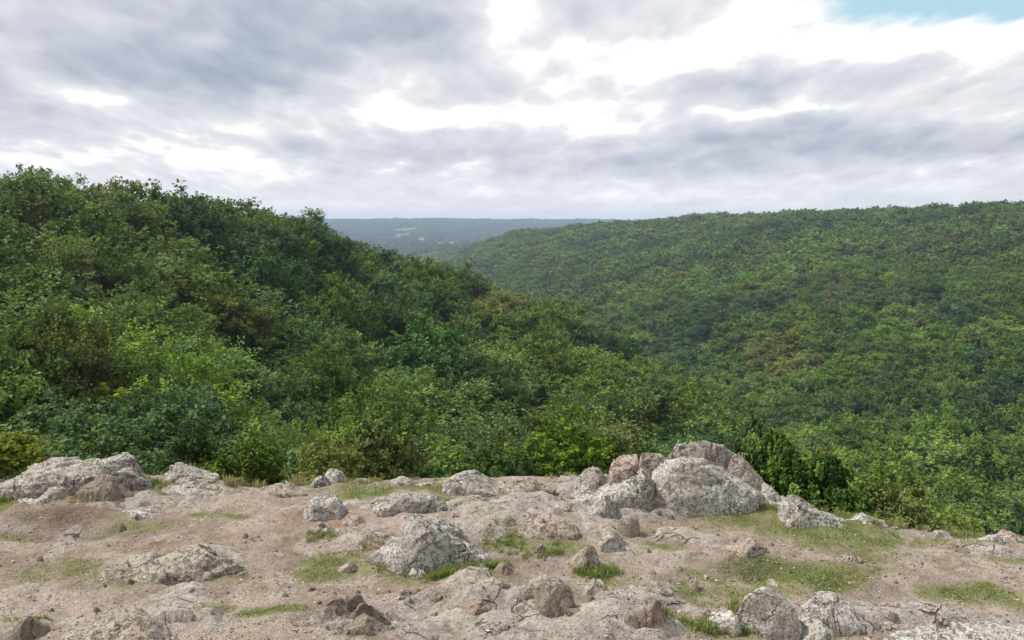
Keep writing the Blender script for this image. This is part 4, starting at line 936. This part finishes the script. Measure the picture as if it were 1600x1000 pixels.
# ---------------------------------------------------------------- grass
def build_grass():
    r = np.random.default_rng(8)
    def blades(x, y, z, L, W, lean, tint, dry, name, label):
        n = len(x); a = r.uniform(0, 6.28, n); d = np.stack([np.cos(a), np.sin(a), 0 * a], 1); s = np.stack([-d[:, 1], d[:, 0], 0 * a], 1)
        b = np.stack([x, y, z - .004], 1); up = np.array([0, 0, 1.0])
        m = b + d * (L * lean * .3)[:, None] + up * (L * .6)[:, None]; t = b + d * (L * lean)[:, None] + up * (L * np.sqrt(np.clip(1 - lean * lean * .7, .1, 1)))[:, None]
        v = np.stack([b - s * W[:, None] * .5, b + s * W[:, None] * .5, m + s * W[:, None] * .35, m - s * W[:, None] * .35, t], 1).reshape(-1, 3)
        k = np.arange(n)[:, None] * 5
        if name == 'grass':
            k = np.arange(n)[:, None] * 3; v = np.stack([b - s * W[:, None] * .5, b + s * W[:, None] * .5, t], 1).reshape(-1, 3)
            put(name, mesh_from(name, v, k + [0, 1, 2], M_GRASS, False, {'tint': ('FACE', tint), 'dry': ('FACE', dry)}), kind='stuff', label=label); return
        f = np.concatenate([k + [0, 1, 2], k + [0, 2, 3], k + [3, 2, 4]], 1).reshape(-1, 3)
        me = mesh_from(name, v, f, M_GRASS, False, {'tint': ('FACE', np.repeat(tint, 3)), 'dry': ('FACE', np.repeat(dry, 3))})
        put(name, me, kind='stuff', label=label)
    # short turf where the mask says so
    N = 1300000; x = r.uniform(-7.5, 7.5, N); y = r.uniform(4.3, 10.2, N)
    az = np.arctan2(x, y); ok = (np.abs(az) < .56) & (np.hypot(x, y) < edge_r(az) + .15); x, y = x[ok], y[ok]
    gr, rk, rd, dk = masks(x, y); p = np.stack([x, y, x * 0], 1); cl = fbm(p * 6, 3) * .5 + fbm(p * 21 + 3, 2) * .30
    k = r.random(len(x)) < np.clip((gr + cl * 1.2 - .22) * 1.3, .0, 1) * np.interp(y, [5, 9], [1, .75]); x, y, gr, cl = x[k], y[k], gr[k], cl[k]
    if len(x) > 330000:
        s = r.choice(len(x), 330000, replace=False); x, y, gr, cl = x[s], y[s], gr[s], cl[s]
    z = ground_h(x, y); n = len(x); tt = fbm(np.stack([x, y, x * 0], 1) * 1.1 + 8, 3)
    L = (.009 + .014 * r.random(n)) * np.clip(.7 + gr * .5, .6, 1.4)
    dry = np.clip(.66 - (gr - .35) * .85 + tt * .7 + r.normal(size=n) * .18, 0, 1)
    blades(x, y, z, L, L * 0 + .007, r.uniform(.1, .9, n), np.clip(.5 + tt * .6 + r.normal(size=n) * .25, 0, 1), dry, 'grass', 'short patchy turf between the rocks')
    # taller tufts against rocks, and straw on the crest
    tufts = [(930, 898, 38, 10, 900, .10, .15), (660, 880, 60, 14, 1500, .10, .25), (700, 893, 45, 6, 800, .11, .1), (1100, 795, 60, 8, 900, .10, .35), (1180, 800, 60, 7, 700, .10, .3), (1050, 790, 40, 5, 500, .10, .4),
             (780, 890, 28, 8, 500, .11, .1), (850, 870, 50, 8, 500, .09, .2), (1130, 990, 80, 10, 1500, .10, .15), (1270, 990, 40, 10, 700, .11, .1), (1150, 950, 12, 12, 350, .12, .2), (500, 838, 24, 6, 350, .09, .4),
             (240, 768, 22, 6, 400, .09, .35), (130, 782, 60, 8, 700, .09, .8), (5, 785, 25, 14, 600, .10, .2), (790, 850, 50, 14, 800, .07, .2), (1110, 800, 100, 5, 500, .08, .5), (62, 968, 14, 6, 300, .08, .1),
             (330, 757, 60, 4, 200, .10, .9), (375, 762, 30, 4, 350, .17, .95), (470, 756, 16, 3, 160, .20, 1.0), (650, 752, 120, 3, 450, .06, .7), (880, 757, 30, 4, 160, .10, .9), (1290, 805, 50, 4, 500, .11, .7),
             (1430, 826, 90, 4, 900, .11, .6), (1520, 838, 60, 4, 500, .10, .5), (1335, 812, 20, 4, 250, .15, .8), (1225, 775, 14, 4, 200, .13, .9), (600, 850, 35, 8, 500, .07, .95), (560, 752, 60, 3, 400, .10, .8),
             (150, 795, 50, 6, 400, .07, .9)]
    X, Y, Ls, Dr = [], [], [], []
    for (px, py, rx, ry, n, L, dr) in tufts:
        cx, cy = gp(px, py); x1, _ = gp(px + rx, py); _, y1 = gp(px, py - ry); nc = max(3, n // 28)
        tx = cx + r.normal(size=nc) * abs(x1 - cx) * .55; ty = cy + r.normal(size=nc) * abs(y1 - cy) * .55; k = r.integers(0, nc, n)
        X.append(tx[k] + r.normal(size=n) * .022); Y.append(ty[k] + r.normal(size=n) * .022); Ls.append(L * .72 * r.uniform(.35, 1.15, n)); Dr.append(np.clip(dr + r.normal(size=n) * .25, 0, 1))
    X, Y, Ls, Dr = map(np.concatenate, (X, Y, Ls, Dr)); n = len(X)
    blades(X, Y, ground_h(X, Y), Ls, Ls * 0 + .006, r.uniform(.15, .8, n), np.clip(.45 + r.normal(size=n) * .25, 0, 1), Dr, 'tall_grass', 'longer green tufts by the rocks and straw along the crest')
    print('grass blades', len(x), n)
build_grass()

# ---------------------------------------------------------------- bushes just below the crest
def bush_proto(seed, leaf=.085, ncl=46, ntw=13, nlf=24, flat=.9, H=2.2, R=1.1, z0=.1, spread=1.25, upb=.4):
    v, f, t, tips = make_crown(seed, ncl, ntw, nlf, leaf, R, H, z0, flat, spread, upb, (-.1, 0)); return v, f, t, tips
BP = []
for s in range(3):
    v, f, t, tips = bush_proto(500 + s); me = mesh_from('bush_leaves', v, f, LEAF['mid green'], False, {'tint': ('FACE', t)})
    tv, tf = make_trunk(600 + s, tips, 2.2, .045, 14); BP.append((me, mesh_from('bush_stem', tv, tf, M_BARK)))
def bush(px, top, dist, wpx, hm, tone, label, v=0, hoff=0, rz=0):
    zt, az = zat(px, top, dist); x, y = math.sin(az) * dist, math.cos(az) * dist; R = wpx / F * dist / 2 * 1.25
    gz = min(float(ground_h(np.array([x]), np.array([y]), False)[0]), zt - .5); gz = max(gz, zt - 6)
    fh = min(max(zt - gz, .6), R * 2.3)
    root = put('bush', None, loc=(x, y, gz), rz=rz, label=label, category='bush')
    put_toned('foliage', BP[v][0], tone, root, loc=(0, 0, zt - gz - fh), scale=(R / 1.1, R / 1.1, fh / 2.2))
    put('stem', BP[v][1], root, scale=(R / 1.1, R / 1.1, (zt - gz) / 2.2))
BUSHES = [
 (592, 683, 13.2, 105, 2.6, 'mid green', 'rounded mid green bush rising behind the crest left of the round boulder', 0),
 (515, 702, 12.2, 70, 1.8, 'yellow green', 'bright yellow green bush behind the bluish twin topped stone', 1),
 (875, 694, 16, 125, 3.4, 'bright green', 'wide fresh green bush behind the crest left of the big outcrop', 0),
 (935, 702, 17, 90, 3.2, 'mid green', 'mid green bush directly behind the domed grey rock', 1),
 (800, 722, 15, 80, 2.6, 'dark green', 'dark bush behind the crest right of the round boulder', 2),
 (650, 722, 14, 60, 2.0, 'blue green', 'small blue green bush behind the little domed stone', 1),
 (-8, 690, 11.5, 80, 1.8, 'yellow green', 'yellow green bush cut by the left edge behind the outcrop', 2),
 (1332, 778, 10.6, 46, 1.0, 'bright green', 'small vivid green bush at the right foot of the junipers', 0),
 (1385, 772, 15, 120, 2.6, 'olive green', 'olive bush behind the pale stone right of the junipers', 1),
 (1430, 808, 11.5, 80, 1.3, 'olive green', 'low olive bush just behind the right crest', 0),
 (1330, 756, 17, 90, 3.0, 'olive green', 'olive bush rising right behind the junipers', 2),
 (1600, 830, 13, 70, 2.0, 'dark green', 'dark low bush cut by the right edge', 2),
 (380, 712, 13, 90, 2.2, 'mid green', 'mid green bush behind the straw on the left crest', 1),
 (300, 700, 14, 90, 2.6, 'dark green', 'dark bush behind the triangular grey rock', 0),
]
for i, b in enumerate(BUSHES): bush(*b[:8], rz=i * 1.3)
# junipers: upright plumes of fine needles
def juniper_mesh(seed, H, R):
    r = np.random.default_rng(seed)
    v, f, t, tips = make_crown(seed, 90, 18, 34, .030, R * 1.0, H * .95, .05, 1.3, .72, .8, (0, 0))
    z = v[:, 2] / H; taper = np.interp(z, [0, .35, .75, 1.05, 1.4], [.95, 1.0, .88, .62, .4]); v[:, 0] *= taper; v[:, 1] *= taper
    tv, tf = make_trunk(seed, tips * .6, H * .7, .03, 8)
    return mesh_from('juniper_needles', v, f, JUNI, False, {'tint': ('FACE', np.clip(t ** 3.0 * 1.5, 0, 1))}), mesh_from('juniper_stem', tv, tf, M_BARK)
for i, (px, top, dist, wpx, hm, lab) in enumerate([
    (1176, 680, 10.2, 84, 1.7, 'tallest leftmost juniper beside the big split boulder'),
    (1210, 692, 10.1, 96, 1.7, 'dense dark juniper with bright tips, second from the split boulder'),
    (1250, 712, 10.0, 92, 1.5, 'spreading juniper in the middle of the clump, lower than its neighbours on the left'),
    (1290, 722, 9.8, 100, 1.4, 'rightmost juniper of the clump, bushy with a bright left side')]):
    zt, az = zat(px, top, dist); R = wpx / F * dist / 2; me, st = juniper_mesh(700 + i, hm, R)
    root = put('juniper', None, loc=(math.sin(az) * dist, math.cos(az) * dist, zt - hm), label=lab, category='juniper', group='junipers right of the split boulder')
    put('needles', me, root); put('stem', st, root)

# ---------------------------------------------------------------- farmhouses far down the valley
M_WALL = simple('whitewashed_wall', (.78, .77, .74), (.84, .83, .80), .5); M_ROOF = simple('clay_roof', (.24, .12, .09), (.30, .15, .11), .5)
def house(px, row, dist, w, dp, h, label, dark=False):
    w, dp, h = w * .7, dp * .6, h * .6
    z, az = zat(px, row, dist); x, y = math.sin(az) * dist, math.cos(az) * dist; z0 = -6
    V = [(-w/2, -dp/2, z0), (w/2, -dp/2, z0), (w/2, dp/2, z0), (-w/2, dp/2, z0), (-w/2, -dp/2, h), (w/2, -dp/2, h), (w/2, dp/2, h), (-w/2, dp/2, h)]
    Fq = [(0, 1, 5, 4), (1, 2, 6, 5), (2, 3, 7, 6), (3, 0, 4, 7), (4, 5, 6, 7)]
    root = put('farmhouse', None, loc=(x, y, z - h), label=label, category='house'); root.rotation_euler[2] = .3
    put('wall', mesh_from('house_wall', V, Fq, M_WALL, False), root)
    r = h * .7; e = .6
    V = [(-w/2-e, -dp/2-e, h+.02), (w/2+e, -dp/2-e, h+.02), (w/2+e, dp/2+e, h+.02), (-w/2-e, dp/2+e, h+.02), (-w/2-e, 0, h + r), (w/2+e, 0, h + r)]
    put('roof', mesh_from('house_roof', V, [(0, 1, 5, 4), (2, 3, 4, 5), (1, 2, 5, 5), (3, 0, 4, 4), (0, 3, 2, 1)], M_ROOF, False), root)
house(659, 372, 2700, 22, 12, 7, 'white farmhouse in the middle of the far valley')
house(782, 377, 1250, 9, 7, 3.5, 'tiny pale cottage among trees at the left end of the far ridge')
house(598, 380, 2500, 26, 12, 5, 'long pale farm building at the left side of the far valley')
house(612, 382, 2450, 16, 10, 5, 'pale farm building right of the long one in the far valley')

# ---------------------------------------------------------------- the air of the valley
def haze():
    x0, x1, y0, y1, z0, z1 = -5600, 5600, -60, 5650, -95, 48
    V = [(x, y, z) for z in (z0, z1) for (x, y) in ((x0, y0), (x1, y0), (x1, y1), (x0, y1))]
    Fq = [(3, 2, 1, 0), (4, 5, 6, 7), (0, 1, 5, 4), (1, 2, 6, 5), (2, 3, 7, 6), (3, 0, 4, 7)]
    m, T = newmat('haze'); pv = T.node('ShaderNodeVolumePrincipled'); pv.inputs['Color'].default_value = (.60, .75, 1.0, 1); pv.inputs['Density'].default_value = HAZE
    pv.inputs['Anisotropy'].default_value = 0.1
    o = T.node('ShaderNodeOutputMaterial'); T.l.new(pv.outputs[0], o.inputs['Volume'])
    put('haze', mesh_from('haze', V, Fq, m, False), kind='stuff', label='thin blue summer haze filling the valley')
HAZE = 1.8e-4
haze()
